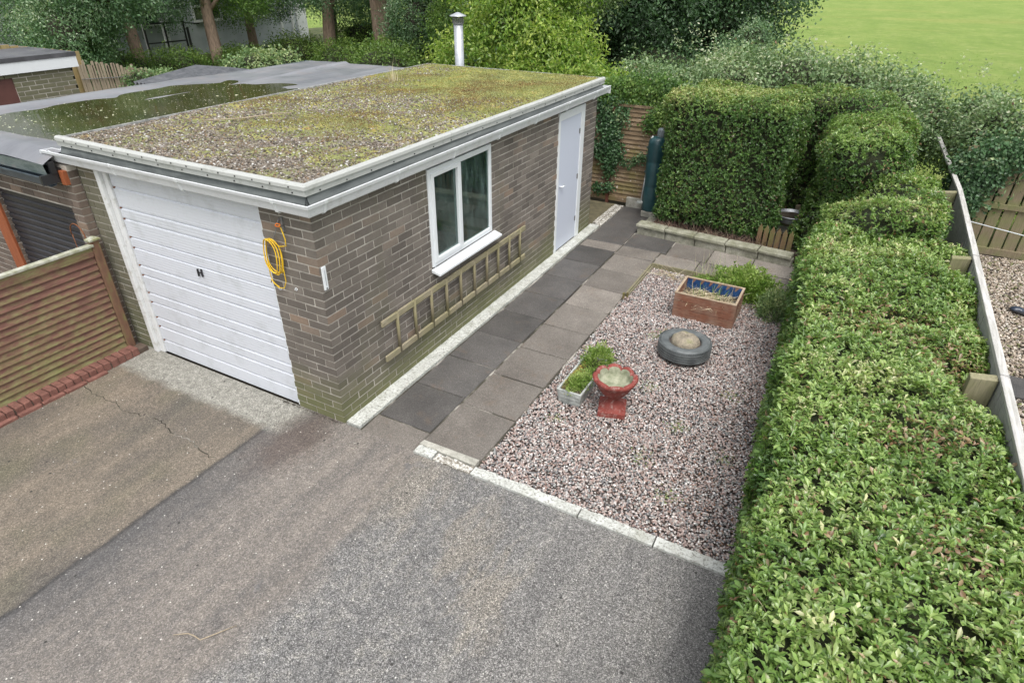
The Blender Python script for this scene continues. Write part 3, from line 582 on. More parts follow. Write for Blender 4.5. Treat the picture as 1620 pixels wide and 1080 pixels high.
# sealed corner and end plates
MB().box(-3.306,-3.298,-.135,-.02,GZ-.112,GZ-.008).build('end_cap',M['gutter'],gut); MB().box(.018,.132,6.036,6.044,GZ-.098,GZ+.008).build('end_cap',M['gutter'],gut)
for x in (-3.16,-2.25,-1.35,-.25): MB().sweep([(p[0]*1.04,p[1]*1.08-.001) for p in pf],[((x,-.014,GZ-.003),(0,-1)),((x+.028,-.014,GZ-.003),(0,-1))]).build('gutter_bracket',M['upvc'],gut)
for y in (.05,.95,1.85,2.75,3.65,4.55,5.5): MB().sweep([(p[0]*1.04,p[1]*1.08-.001) for p in pf],[((.012,y,GZ+.002),(1,0)),((.012,y+.028,GZ+.002),(1,0))]).build('gutter_bracket',M['upvc'],gut)
# grey felt apron draping from the roof edge into the gutter (wavy)
def drape(along,x0,x1,fx,n_=160):
    V=[];F=[]
    for i in range(n_+1):
        t=x0+(x1-x0)*i/n_; 
        for j in range(7):
            s_=j/6; w=.004*math.sin(t*5+j*.9)+.0025*math.sin(t*17+j*1.9)
            off=.004+s_*.034+w*s_*1.6+.006*math.sin(s_*9+t*1.3)*s_; zz=2.205-s_*.125-.004*math.sin(t*7)*s_
            V.append(fx(t,off,zz))
    for i in range(n_):
        for j in range(6): a=i*7+j; F.append((a,a+1,a+8,a+7))
    return V,F
mb=MB(); V1,F1=drape(0,-3.1,.02,lambda t,o,z:(t,-.02-o,z)); mb.add(V1,F1); V1,F1=drape(1,-.03,5.93,lambda t,o,z:(.012+o*1.35,t,z)); mb.add(V1,F1)
mb.build('felt_apron',M['felt_drape'],G,smooth=True)
# roof deck + edging trim
RX0,RX1,RY0,RY1,RZ=-3.10,.035,-.045,5.985,2.248
rf=MB().box(RX0+.01,RX1-.01,RY0+.01,RY1-.01,2.10,RZ-.03).build('roof',M['felt_drape'],G)
tp=[(0,-.075),(.010,-.075),(.012,-.03),(.022,-.026),(.020,.0),(.006,.014),(-.03,.012),(-.05,-.012),(-.05,-.03),(0,-.03)]
mb=MB()
def trimrun(pts,nseg=1):
    for k in range(len(pts)-1): mb.sweep(tp,[(pts[k][0],pts[k][1]),(pts[k+1][0],pts[k+1][1])])
mb.sweep(tp,[((RX0-.004,RY0,RZ+.004),(0,-1)),((-1.55,RY0,RZ-.004),(0,-1))]); mb.sweep(tp,[((-1.546,RY0-.002,RZ-.003),(0,-1)),((RX1,RY0,RZ+.004),(1,-1)),((RX1,1.9,RZ+.005),(1,0))])
for a,b in ((1.905,3.97),(3.975,5.99)): mb.sweep(tp,[((RX1,a,RZ+.006*math.sin(a)),(1,0)),((RX1,b,RZ+.006*math.sin(b)),(1,0))])
tq=[(0,-.075),(.008,-.075),(.010,0),(.0,.008),(-.010,.006),(-.012,-.03),(0,-.03)]
mb.sweep(tq,[((RX1,RY1,RZ-.004),(0,1)),((RX0,RY1,RZ-.008),(0,1))],2)
mb.sweep(tq,[((RX0,RY0+.01,RZ-.004),(-1,0)),((RX0,RY1,RZ-.008),(-1,0))],2)
for x in np.arange(-2.95,0,.19): mb.tube([(x,RY0-.022,RZ-.012),(x,RY0-.028,RZ-.012)],.006,6,mi=1)
for x in np.arange(-2.87,0,.31): mb.tube([(x,RY0-.010,RZ-.055),(x,RY0-.018,RZ-.055)],.006,6,mi=1)
for y in np.arange(.1,5.9,.3): mb.tube([(RX1+.010,y,RZ-.055),(RX1+.017,y,RZ-.055)],.006,6,mi=1)
mb.build('roof_edging',[M['edging'],M['black'],gm('grey_felt_edge',[(.35,(.17,.175,.165)),(.65,(.38,.385,.37))],sc=12,rough=.8)],rf)
# roof covering
def roofz(x,y):
    p=np.stack([x,y,np.zeros_like(x)],1); e=np.minimum.reduce([x-RX0,RX1-x,y-RY0,RY1-y]); 
    return RZ-.018+.012*nz(p,1.1,5)+.006*nz(p,5,6)+.020*np.clip(e/.12,0,1)
nx_,ny_=150,290; gx=np.linspace(RX0+.055,RX1-.055,nx_); gy=np.linspace(RY0+.055,RY1-.055,ny_); XX,YY=np.meshgrid(gx,gy); zz=roofz(XX.ravel(),YY.ravel())+RNG.uniform(-.004,.004,XX.size)
i=np.arange((nx_-1)*(ny_-1)); a=(i//(nx_-1))*nx_+i%(nx_-1)
npmesh('chippings_bed',np.stack([XX.ravel(),YY.ravel(),zz],1),np.stack([a,a+1,a+nx_+1,a+nx_],1),M['roofstone'],rf,smooth=True)
def mossf(x,y):
    p=np.stack([x,y,0*x],1); return .19*(y-1.5)+.45*nz(p,.55,11)+.3*nz(p,2.1,12)
N_=30000; x=RNG.uniform(RX0+.06,RX1-.06,N_); y=RNG.uniform(RY0+.06,RY1-.06,N_); k=mossf(x,y)<RNG.uniform(-.1,.7,N_); x,y=x[k],y[k]
s=RNG.uniform(.005,.0115,len(x)); pal=np.array([(.13,.105,.08),(.20,.17,.14),(.30,.27,.235),(.46,.45,.43),(.055,.045,.035),(.18,.12,.07)]); c=pal[RNG.choice(6,len(x),p=[.24,.22,.13,.07,.18,.16])]*RNG.uniform(.7,1.2,(len(x),1))
tag(scatter('chippings',np.stack([x,y,roofz(x,y)+.003],1),np.stack([s*1.3,s,s*.7],1),c,M['pebble']),'grey stone chippings strewn over the flat garage roof','stone chippings',kind='stuff')
N_=80000; x=RNG.uniform(RX0+.06,RX1-.06,N_); y=RNG.uniform(RY0+.06,RY1-.06,N_); mf=mossf(x,y); k=mf>RNG.uniform(.0,.55,N_); x,y,mf=x[k],y[k],mf[k]
P=np.stack([x,y,roofz(x,y)+.001],1); D=RNG.normal(size=P.shape)*(1,1,.5)+(0,0,.7); val=np.clip(.5+.45*nz(P,1.6,15)+RNG.normal(0,.14,len(x)),0,1)
tag(leaves('moss',P,D,RNG.normal(size=P.shape),RNG.uniform(.010,.022,len(x)),RNG.uniform(.006,.012,len(x)),val,M['moss']),'yellow green moss spreading over the far half of the garage roof','moss',kind='stuff')
# flue
fl=MB().tube([(-2.57,6.14,1.2),(-2.57,6.14,2.86)],.075,24).build('flue',M['steel'],G,smooth=True)
MB().lathe([(.0,3.01),(.03,3.005),(.130,2.965),(.135,2.955),(.130,2.95),(.0,2.96)],(-2.57,6.14,0),24).build('cowl',M['steel'],fl,smooth=True)
mb=MB()
for k in range(18):
    t=k*math.pi/9; mb.box(-2.57+.085*math.cos(t)-.004,-2.57+.085*math.cos(t)+.004,6.14+.085*math.sin(t)-.004,6.14+.085*math.sin(t)+.004,2.85,2.96)
for z in (2.85,2.885,2.92): mb.lathe([(.08,z),(.091,z),(.091,z+.007),(.08,z+.007)],(-2.57,6.14,0),24)
mb.build('cage',M['dsteel'],fl)
MB().box(-2.62,-2.52,5.86,6.06,2.3-.5,2.34-.5).build('flue_bracket',M['steel'],fl)
# grass tuft on the roof
N_=40; P=np.stack([RNG.normal(-2.42,.05,N_),RNG.normal(4.15,.05,N_),np.full(N_,2.248)],1); D=RNG.normal(size=(N_,3))*.16+(0,0,1)
tf=leaves('grass_tuft',P,D,RNG.normal(size=(N_,3)),np.concatenate([RNG.uniform(.10,.24,N_-3),[.42,.36,.3]]),np.full(N_,.006),RNG.uniform(0,.7,N_),M['straw'],None,BLADE); tag(tf,'dry grass tuft growing out of the mossy garage roof','grass tuft')
tw=MB().tube([(-2.42,1.05,2.275),(-2.15,1.3,2.281),(-2.0,1.62,2.288),(-1.9,1.75,2.281)],.006,6).build('fallen_twig',M['paling'],smooth=True); tag(tw,'pale bent twig lying on the stony part of the garage roof','twig')

# thermometer, cable
th=thing('thermometer','white wall thermometer strip fixed near the garage corner','thermometer',(.0,.035,1.37))
MB().box(.006,.018,.012,.058,1.37,1.575).build('scale_plate',M['upvc'],th,bevel=.003)
MB().tube([(.020,.035,1.41),(.020,.035,1.55)],.003,6).build('tube',M['steel'],th); MB().tube([(.018,.035,1.385),(.024,.035,1.385)],.006,8).build('bulb',M['black'],th)
cb=thing('coiled_cable','coil of yellow cable hanging on the brick pier beside the door','cable',(-.44,-.02,1.3))
def ell(cx,cz,rx,rz_,y,ph=0,tilt=0,n_=40,full=1.):
    o=[]
    for k in range(int(n_*full)+1):
        t=ph+2*math.pi*k/n_; a=rx*math.cos(t); b=rz_*math.sin(t); o.append((cx+a*math.cos(tilt)-b*math.sin(tilt),y+.006*math.sin(3*t),cz+a*math.sin(tilt)+b*math.cos(tilt)))
    return o
mb=MB()
for i in range(5): mb.tube(ell(-.455+random.uniform(-.012,.012),1.60+random.uniform(-.01,.012),.075+random.uniform(-.008,.02),.155+random.uniform(-.012,.012),-.032-.007*i,.3*i,.10+random.uniform(-.05,.05)),.0042,6,cap=False)
mb.tube([(-.37,-.03,1.68),(-.37,-.035,1.5),(-.375,-.03,1.38),(-.41,-.03,1.31),(-.48,-.03,1.30),(-.55,-.03,1.36),(-.56,-.03,1.33)],.0042,6)
mb.tube([(-.52,-.03,1.72),(-.54,-.035,1.55),(-.55,-.03,1.4),(-.53,-.03,1.33),(-.47,-.03,1.31)],.0042,6)
mb.tube([(-.45,-.03,1.74),(-.36,-.04,1.70),(-.28,-.04,1.72),(-.275,-.04,1.78),(-.31,-.03,1.86),(-.33,-.03,1.88)],.0045,6)
mb.build('coil',M['yellow'],cb,smooth=True)
MB().tube(ell(-.335,1.885,.022,.014,-.035),.005,6).build('binding',flat('orange_tape',(.7,.18,.02),rough=.5),cb)
MB().box(-.315,-.295,-.02,-.004,1.83,1.95).tube([(-.34,-.006,1.93),(-.34,-.035,1.9),(-.37,-.03,1.84),(-.41,-.03,1.77),(-.445,-.03,1.745)],.004,6).build('hook',M['dsteel'],cb)
for x,z in ((-.495,1.285),(-.30,1.315)):
    pass
MB().tube(ell(-.49,1.278,.012,.012,-.008,n_=12),.003,5).build('cable_clip',M['upvc'],cb); MB().tube(ell(-.297,1.318,.012,.012,-.008,n_=12),.003,5).build('cable_clip',M['upvc'],cb)

# ladder
LD=thing('ladder','old wooden ladder hung sideways on brackets under the window','ladder',(.05,2.0,.36))
MB().box(.035,.060,.60,3.50,.735,.80,rx=0).build('rail',M['ladder'],LD,bevel=.006)
bpy.data.objects['rail'].data.transform(Matrix.Identity(4))
MB().box(.035,.060,.61,3.50,.345,.41).build('rail',M['ladder'],LD,bevel=.006)
for yy in (.83,1.11,1.40,1.68,1.96,2.25,2.53,2.80,3.08,3.36):
    MB().tube([(.048,yy+.004,.35),(.048,yy,.80)],[.017,.018],8).build('rung',M['ladder_rung'],LD,smooth=True)
for yy in (1.25,2.95):
    for zz in (.74,.35): MB().box(.004,.034,yy,yy+.02,zz,zz+.02).build('bracket',M['rust'],LD)

# ================================================================== NEIGHBOUR GARAGE (left)
NG=thing('garage','neighbouring brick garage with a puddled grey felt roof and black roller door','garage',(-4.5,2.9,0))
NX1=-3.035; FY=-.09
ops=[(.02+.0,1.62,-1,1.585)]
brickwall('wall',[M['mortar'],M['brick_nb']],NG,[((NX1,FY,0),(-1,0,0),(0,-1,0),3.0,0.0,26,[(.16,1.60,-1,1.56)],0),((NX1,FY,0),(0,1,0),(1,0,0),.085,0.0,26,[],1)],
  [(NX1-.155,NX1,FY,0.0,-.1,2.0),(NX1-3.0,NX1-1.605,FY,0.0,-.1,2.0),(NX1-1.605,NX1-.155,FY,0.0,1.56,2.0),(-6.0,-5.9,0,5.9,-.1,2.0),(-5.9,-3.035,5.8,5.9,-.1,2.0)],seed=5)
mb=MB()
for k in range(22):
    z=k*.074; mb.add([(-4.64,-.045,z),(-3.195,-.045,z),(-3.195,-.062,z+.02),(-4.64,-.062,z+.02),(-3.195,-.062,z+.06),(-4.64,-.062,z+.06),(-3.195,-.045,z+.074),(-4.64,-.045,z+.074)],[(0,1,2,3),(3,2,4,5),(5,4,6,7)])
mb.build('roller_door',M['roller'],NG)
MB().box(-4.86,-4.642,-.12,-.06,0,1.56).build('door_jamb',M['jamb'],NG,bevel=.004)
MB().box(-3.115,-3.04,-.135,-.092,1.82,1.955).build('soffit_end',M['jamb'],NG,bevel=.003)
MB().box(-6.2,-3.12,-.17,-.092,1.90,1.97).build('soffit',M['black'],NG)
mb=MB(); pf2=[(p[0],p[1]) for p in gutter(0,0,0,0,.05)]
mb.sweep(pf2,[((-6.2,-.172,1.925),(0,-1)),((-3.12,-.172,1.915),(0,-1))]); mb.build('gutter',M['gutdark'],NG)
MB().box(-3.135,-3.105,-.30,-.15,1.85,1.94).box(-3.13,-3.095,-.20,-.15,1.94,2.05).build('gutter_end',M['black'],NG)
# felt roof: undulating with a low basin that holds water
def feltz(X,Y):
    P=np.stack([X.ravel(),Y.ravel(),0*X.ravel()],1)
    z=.010*nz(P*(1,.5,1),.7,21).reshape(X.shape)+.005*nz(P,2.6,22).reshape(X.shape)
    basin=np.clip(1-((X+4.35)/1.30)**4,-.9,1)*np.clip((3.9-Y)/1.1,-1,1)*np.clip((Y-.02)/.25,-.5,1)
    z=z-.022*basin
    for xs in (-4.9,-3.9): z=z+(.034 if xs==-4.9 else .012)*np.exp(-((X-xs)/.05)**2)*(.6+.4*np.sin(Y*1.3))*(np.clip((Y-1.6)/.8,0,1) if xs==-4.9 else np.clip((Y-2.4)/.6,0,1))
    z=z+.012*np.exp(-((X+5.75)/.10)**2)
    lip=np.clip((-.02-Y)/.22,0,1); z=z-.085*lip**1.5
    return z
nroof=sheet('roof',-5.88,-3.115,-.24,5.98,2.118,M['felt'],None,90,180,feltz); nroof.parent=NG; bpy.context.view_layer.update(); nroof.matrix_parent_inverse=NG.matrix_world.inverted()
MB().add([(-5.88,-.242,2.035),(-3.115,-.242,2.035),(-3.115,-.232,1.93),(-5.88,-.232,1.93),(-5.88,-.2,1.93),(-3.115,-.2,1.93),(-3.115,-.2,2.03),(-5.88,-.2,2.03)],[(0,1,2,3)[::-1],(3,2,5,4)[::-1],(0,7,6,1)[::-1]]).box(-5.9,-3.12,5.985,6.0,1.9,2.12).box(-5.905,-5.882,-.24,5.98,1.9,2.11).build('fascia',M['fasciafelt'],NG)
sheet('puddle',-5.70,-3.12,.0,4.6,2.1085,M['puddle'])
# small pale flakes added on the water, standing in for sky glints
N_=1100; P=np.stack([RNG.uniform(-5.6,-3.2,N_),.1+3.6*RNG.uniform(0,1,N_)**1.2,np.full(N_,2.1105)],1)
tag(leaves('sky_glint_specks',P,RNG.normal(size=(N_,3))*(1,1,0),np.tile((0.,0,1),(N_,1))+RNG.normal(size=(N_,3))*.05,RNG.exponential(.009,N_)+.004,RNG.uniform(.004,.010,N_),RNG.uniform(.6,1,N_),leafmat('glint_white',[(0,(.5,.52,.45)),(1,(.85,.86,.86))])),'pale flecks added on the roof puddle as sky reflections','leaf litter',kind='stuff')

# ================================================================== RED SLATTED FENCE + BRICK EDGING
RF=thing('slatted_fence','red brown slatted fence panel streaked with green algae, left of the driveway','fence',(-2.93,-1.0,0))
zt,zb=1.235,.075; ns=15; mb=MB(); dz=(zt-.10-zb)/ns
for k in range(ns):
    z=zb+k*dz; mb.add([(-2.905,-2.6,z),(-2.905,-.19,z),(-2.93,-.19,z+dz+.012),(-2.93,-2.6,z+dz+.012),(-2.925,-2.6,z),(-2.925,-.19,z),(-2.94,-.19,z+dz+.012),(-2.94,-2.6,z+dz+.012)],[(0,1,2,3),(4,7,6,5),(0,4,5,1),(3,2,6,7),(1,5,6,2)])
mb.box(-2.935,-2.898,-2.6,-.19,zt-.095,zt)
mb.build('slats',M['slat'],RF)
MB().box(-2.95,-2.88,-2.6,-.17,zt,zt+.025).build('cap_rail',gm('pale_cap',[(.35,(.2,.21,.12)),(.6,(.42,.42,.36))],sc=8,rough=.8),RF,bevel=.004)
MB().box(-2.955,-2.895,-.185,-.10,.02,1.29).build('post',M['slatpost'],RF,bevel=.006)
MB().add([(-2.97,-.20,1.29),(-2.88,-.20,1.29),(-2.88,-.085,1.29),(-2.97,-.085,1.29),(-2.97,-.20,1.305),(-2.88,-.20,1.305),(-2.88,-.085,1.305),(-2.97,-.085,1.305),(-2.925,-.142,1.335)],[(3,2,1,0),(0,1,5,4),(1,2,6,5),(2,3,7,6),(3,0,4,7),(4,5,8),(5,6,8),(6,7,8),(7,4,8)]).build('post_cap',gm('lichen_cap',[(.35,(.17,.17,.06)),(.65,(.38,.39,.33))],sc=20,rough=.9),RF)
BE=thing('brick_edging','low red brick edging along the foot of the slatted fence','edging',(-2.82,-1.0,0))
mb=MB(); y=-.16
MB().box(-2.90,-2.775,-2.6,-.05,-.05,.055).build('bedding',M['redmortar'],BE)
while y>-2.6:
    mb.box(-2.905,-2.765,y-.068,y,.0,.085,jit=.004,rz=random.uniform(-.03,.03)); y-=.078
y=-.55
while y>-2.6:
    mb.box(-2.768,-2.715,y-.205,y,-.02,.028,jit=.004,rz=random.uniform(-.02,.02)); y-=.217
mb.build('bricks',M['redbrick'],BE,bevel=.006)
CB=thing('curved_bracket','rusty curved iron bracket rising behind the slatted fence','bracket',(-3.0,-.2,1.2))
mb=MB(); pts=[]
for k in range(15):
    t=math.pi*(k/14)*1.05; pts.append((-3.12-.12*math.cos(math.pi-t)*-1,-.16,1.30+.13*math.sin(t)))
mb.tube(pts,.006,6).build('arm',M['rust'],CB,smooth=True)
e=pts[-1]; MB().lathe([(0,-.02),(.012,-.016),(.02,0),(.012,.016),(0,.02)],e,12).build('finial',M['rust'],CB,smooth=True)
MB().tube([(-3.23,-.16,1.30),(-3.225,-.16,.9)],.004,6).build('stay',M['rust'],CB,smooth=True)
MB().tube([(-3.0,-.16,1.29),(-2.97,-.15,1.2)],.005,6).build('stay',M['rust'],CB)

N_=420; t_=RNG.uniform(0,1,N_); P=np.stack([np.where(RNG.uniform(0,1,N_)<.6,-.02-t_*.6,-.75+RNG.normal(0,.06,N_)+.1*t_),np.where(RNG.uniform(0,1,N_)<.6,-.012-np.abs(RNG.normal(0,.012,N_)),-.3+RNG.normal(0,.1,N_)),np.full(N_,.003)],1)
tag(leaves('debris',P,RNG.normal(size=(N_,3))*(1,1,.15),RNG.normal(size=(N_,3))*.3+(0,0,1),RNG.uniform(.006,.016,N_),RNG.uniform(.004,.010,N_),RNG.uniform(0,.6,N_),leafmat('dark_crumbs',[(0,(.03,.025,.02)),(1,(.10,.07,.05))],.9,0)),'dark crumbs of dirt and moss gathered along the foot of the brick pier','debris',kind='stuff')
# ================================================================== TWIG ON DRIVEWAY
tw=MB().tube([(.50,-2.17,.010),(.58,-2.12,.018),(.62,-2.11,.012),(.68,-2.11,.010),(.74,-2.03,.016),(.80,-1.93,.010)],[.003,.004,.005,.004,.004,.002],6).build('twig',M['paling'],smooth=True)
tag(tw,'thin dry stem lying on the driveway','twig')

# ================================================================== URN
U=thing('urn','red painted stone urn with scalloped rim on a square foot','urn',(2.12,1.40,0),math.radians(16))
cx,cy=2.10,1.40
MB().box(cx-.13,cx+.13,cy-.13,cy+.13,-.01,.055,rz=math.radians(16),c=(cx,cy,0)).build('base',M['urn'],U,bevel=.008)
MB().lathe([(.125,.055),(.12,.062),(.085,.085),(.055,.115),(.045,.135),(.05,.15),(.06,.16)],(cx,cy,0),28).build('stem',M['urn'],U,smooth=True)
def scal(a,r,z,j):
    w=abs(math.sin(a*4)); k=max(0,(z-.16)/.19)
    pinch=1-.085*k*(1-w**.45); return (r*pinch, z+(.026*(w**.45)-.010)*k**2)
MB().lathe([(.0,.15),(.06,.158),(.085,.18),(.115,.21),(.15,.255),(.172,.295),(.188,.325),(.207,.342),(.213,.362),(.203,.378),(.185,.38),(.165,.368)],(cx,cy,0),96,scal).build('bowl',M['urn'],U,smooth=True)
MB().lathe([(.166,.367),(.158,.352),(.150,.33),(.14,.30),(.11,.285),(.06,.275),(.0,.272)],(cx,cy,0),96,lambda a,r,z,j:scal(a,r,z,j) if j<2 else (r,z)).build('bowl_lining',M['urn_in'],U,smooth=True)
# ================================================================== TROUGH
TR=thing('trough','white stone effect trough planter set beside the path','planter',(1.70,1.62,0),math.radians(-2))
def frus(x0,x1,y0,y1,z0,z1,ins,th,zi):
    a=[(x0+ins,y0+ins),(x1-ins,y0+ins),(x1-ins,y1-ins),(x0+ins,y1-ins)]; b=[(x0,y0),(x1,y0),(x1,y1),(x0,y1)]; c=[(x0+th,y0+th),(x1-th,y0+th),(x1-th,y1-th),(x0+th,y1-th)]
    V=[(*p,z0) for p in a]+[(*p,z1) for p in b]+[(*p,z1) for p in c]+[(*p,zi) for p in c]; F=[(3,2,1,0)]
    for k in range(4):
        l=(k+1)%4; F+=[(k,l,4+l,4+k),(4+k,4+l,8+l,8+k),(8+k,8+l,12+l,12+k)]
    F.append((12,13,14,15)); return V,F
V,F=frus(1.57,1.83,1.26,1.98,-.01,.155,.025,.022,.12); MB().add(V,F).build('body',M['whitestone'],TR,bevel=.006)
mb=MB()
for r in range(3):
    for k in range(4): mb.box(1.60+k*.055,1.648+k*.055,1.262-.001-.006*r*0+.016*(2-r)*.5,1.275+.016*(2-r)*.5,.015+r*.045,.052+r*.045)
mb.build('blocks_relief',M['whitestone'],TR,bevel=.004)
MB().box(1.592,1.808,1.282,1.958,.10,.135).build('soil',M['soil'],TR)
def clump(name,label,cat,c,rx,ry,h,N_,L,Wd,mat,tpl=LEAF2,up=.5,group=None,vbase=.5):
    P=RNG.normal(size=(N_,3)); P=unit(P)*RNG.uniform(.2,1,(N_,1))**.5*(rx,ry,h); P[:,2]=np.abs(P[:,2]); D=unit(P/np.array([rx,ry,h]))+RNG.normal(size=(N_,3))*.6+(0,0,up)
    P=P*(1+.25*nz(P,6/max(rx,ry),31)[:,None])+c
    v=np.clip(vbase+.3*nz(P,3/max(rx,ry),8)+RNG.normal(0,.15,N_)+.25*(P[:,2]-c[2])/h-.1,0,1)
    o=leaves(name,P,D,RNG.normal(size=(N_,3))+(0,0,1.),RNG.uniform(.7,1.3,N_)*L,RNG.uniform(.7,1.3,N_)*Wd,v,mat,None,tpl); return tag(o,label,cat,group)
clump('trough_plant','mixed green and yellow alpine plants filling the near end of the white trough','plant',(1.72,1.50,.12),.11,.24,.075,2400,.022,.011,M['herb'],vbase=.7)
clump('trough_plant','taller feathery green plant at the far end of the white trough','plant',(1.75,1.90,.13),.16,.18,.19,1500,.045,.007,M['herb'],vbase=.6)
clump('moss_cushion','golden moss cushion on the path side of the white trough','moss',(1.635,1.56,.122),.055,.29,.05,2200,.012,.008,M['moss'],vbase=.8)
# ================================================================== TYRE + STONE
TY=thing('tyre','grey weathered car tyre lying flat on the gravel','tyre',(2.43,2.72,0))
tc=(2.43,2.72,0.0)
def tyfn(a,r,z,j): return (r,z)
MB().lathe([(.175,.03),(.21,.012),(.25,.012),(.268,.03),(.275,.05),(.276,.145),(.268,.168),(.255,.181),(.248,.183),(.244,.179),(.239,.184),(.215,.187),(.205,.183),(.198,.186),(.178,.178),(.168,.16),(.172,.15),(.2,.14),(.215,.10),(.2,.05),(.175,.04)],tc,72).build('casing',M['tyre'],TY,smooth=True)
mb=MB()
for zz_ in (.055,.082,.109,.136): mb.lathe([(.272,zz_-.0105),(.285,zz_-.0085),(.285,zz_+.0085),(.272,zz_+.0105)],tc,90)
for k in range(84):
    t=2*math.pi*k/84; x=tc[0]+.2755*math.cos(t); y=tc[1]+.2755*math.sin(t); mb.box(x-.008,x+.008,y-.0045,y+.0045,.146,.172,rz=t)
mb.build('tread',M['tyre'],TY)
MB().lathe([(0.,.15),(.19,.15),(.2,.13)],tc,40).build('fill',M['gravelbase'],TY)
ST=thing('stone_cap','round mossy stone with a drilled hole sitting inside the tyre','stone',(2.43,2.72,.15))
MB().lathe([(.012,.215),(.018,.232),(.03,.238),(.07,.236),(.11,.222),(.14,.195),(.152,.165),(.155,.14)],(2.425,2.73,0),40,lambda a,r,z,j:(r*(1+.03*math.sin(3*a+1)+.02*math.sin(7*a)),z+.004*math.sin(5*a+j))).build('stone',gm('tan_stone',[(.3,(.17,.15,.11)),(.5,(.29,.25,.19)),(.72,(.20,.20,.10))],sc=9,rough=.9,bst=.9,grain=.25,gsc=150),ST,smooth=True)
MB().lathe([(0,.205),(.0185,.205),(.0185,.231)],(2.425,2.73,0),16).build('hole',M['black'],ST)
# ================================================================== TIMBER PLANTER
PB=thing('timber_planter','reddish plank box planter with blue liner on the gravel','planter',(2.42,3.8,0))
x0,x1,y0,y1=2.06,2.78,3.55,4.07
mb=MB()
for r,(za,zb_) in enumerate(((-.01,.098),(.102,.2),(.204,.30))):
    mb.box(x0,x1,y0,y0+.022,za,zb_,jit=.002).box(x0,x1,y1-.022,y1,za,zb_,jit=.002).box(x0,x0+.022,y0+.024,y1-.024,za,zb_,jit=.002).box(x1-.022,x1,y0+.024,y1-.024,za,zb_,jit=.002)
mb.build('planks',M['planter_wood'],PB,bevel=.003)
MB().box(x0-.002,x1+.002,y0-.002,y0+.024,.301,.312,rz=0).box(x0-.002,x0+.024,y0+.026,y1-.026,.301,.312).box(x1-.024,x1+.002,y0+.026,y1-.026,.301,.312).box(x0-.002,x1+.002,y1-.024,y1+.002,.301,.312).build('top_edge',woodm('pale_top_edge',(.26,.19,.12),(.42,.34,.25),None,0,(3,3,3)),PB,bevel=.002)
V=[];F=[]
for i in range(61):
    t=x0+.03+(x1-x0-.06)*i/60
    for j in range(5): V.append((t,y1-.026-.012*math.sin(t*60+j)-j*.006,.30-j*.045))
for i in range(60):
    for j in range(4): a=i*5+j; F.append((a,a+1,a+6,a+5))
o_=len(V)
for i in range(31):
    t=y0+.03+(y1-y0-.06)*i/30
    for j in range(5): V.append((x1-.026-.008*math.sin(t*60+j)-j*.004,t,.295-j*.045))
for i in range(30):
    for j in range(4): a=o_+i*5+j; F.append((a,a+1,a+6,a+5))
MB().add(V,F).build('liner',M['blue'],PB,smooth=True)
MB().box(x0+.024,x1-.024,y0+.024,y1-.024,.05,.175).build('soil',M['soil'],PB)
N_=420; P=np.stack([RNG.uniform(x0+.08,x1-.08,N_),RNG.uniform(y0+.05,y1-.07,N_),np.full(N_,.18)],1); D=RNG.normal(size=(N_,3))*(1,1,.22)+(.25,-.1,.18)
tag(leaves('dry_plants',P,D,RNG.normal(size=(N_,3))+(0,0,1),RNG.uniform(.08,.24,N_),RNG.uniform(.005,.010,N_),RNG.uniform(0,.75,N_),M['straw'],None,BLADE),'withered straw coloured bulb leaves in the plank planter','plants')
N_=26; P=np.stack([RNG.uniform(x0+.15,x1-.15,N_),RNG.uniform(y0+.2,y1-.08,N_),np.full(N_,.18)],1); D=RNG.normal(size=(N_,3))*(.3,.3,.1)+(0,0,1)
tag(leaves('green_shoots',P,D,RNG.normal(size=(N_,3)),RNG.uniform(.12,.26,N_),np.full(N_,.007),RNG.uniform(.85,1,N_),M['straw'],None,BLADE),'upright green shoots at the back of the plank planter','plants')
# shrubs behind it
H1=clump('garden_herb','bushy bright green herb between the plank planter and the stone wall','shrub',(2.72,4.55,-.03),.44,.33,.38,8000,.040,.022,M['herb'],vbase=.52)
clump('fern_plant','low feathery green plant spilling at the left of the bushy herb','plant',(2.22,4.55,-.02),.20,.15,.15,1500,.035,.008,M['herb'],vbase=.45)
clump('silver_plant','silvery leaved plant tucked against the hedge foot','plant',(3.15,4.15,-.02),.20,.26,.32,2200,.045,.014,M['varieg'],vbase=.55)
N_=60; P=np.stack([RNG.normal(2.3,.12,N_),RNG.normal(4.75,.07,N_),np.full(N_,-.02)],1)
tag(leaves('wild_grass',P,RNG.normal(size=(N_,3))*.3+(0,0,1),RNG.normal(size=(N_,3)),RNG.uniform(.2,.5,N_),np.full(N_,.004),RNG.uniform(.2,1,N_),M['straw'],None,BLADE),'thin flowering grass stems beside the stone wall path','grass')
N_=50; P=np.stack([RNG.normal(1.75,.10,N_),RNG.normal(4.62,.06,N_),np.full(N_,-.0)],1)
tag(leaves('dry_grass',P,RNG.normal(size=(N_,3))*(1,.6,.3)+(0,-.1,.35),RNG.normal(size=(N_,3)),RNG.uniform(.15,.4,N_),np.full(N_,.005),RNG.uniform(.0,.6,N_),M['straw'],None,BLADE),'arching dry grass at the corner of the gravel bed','grass')
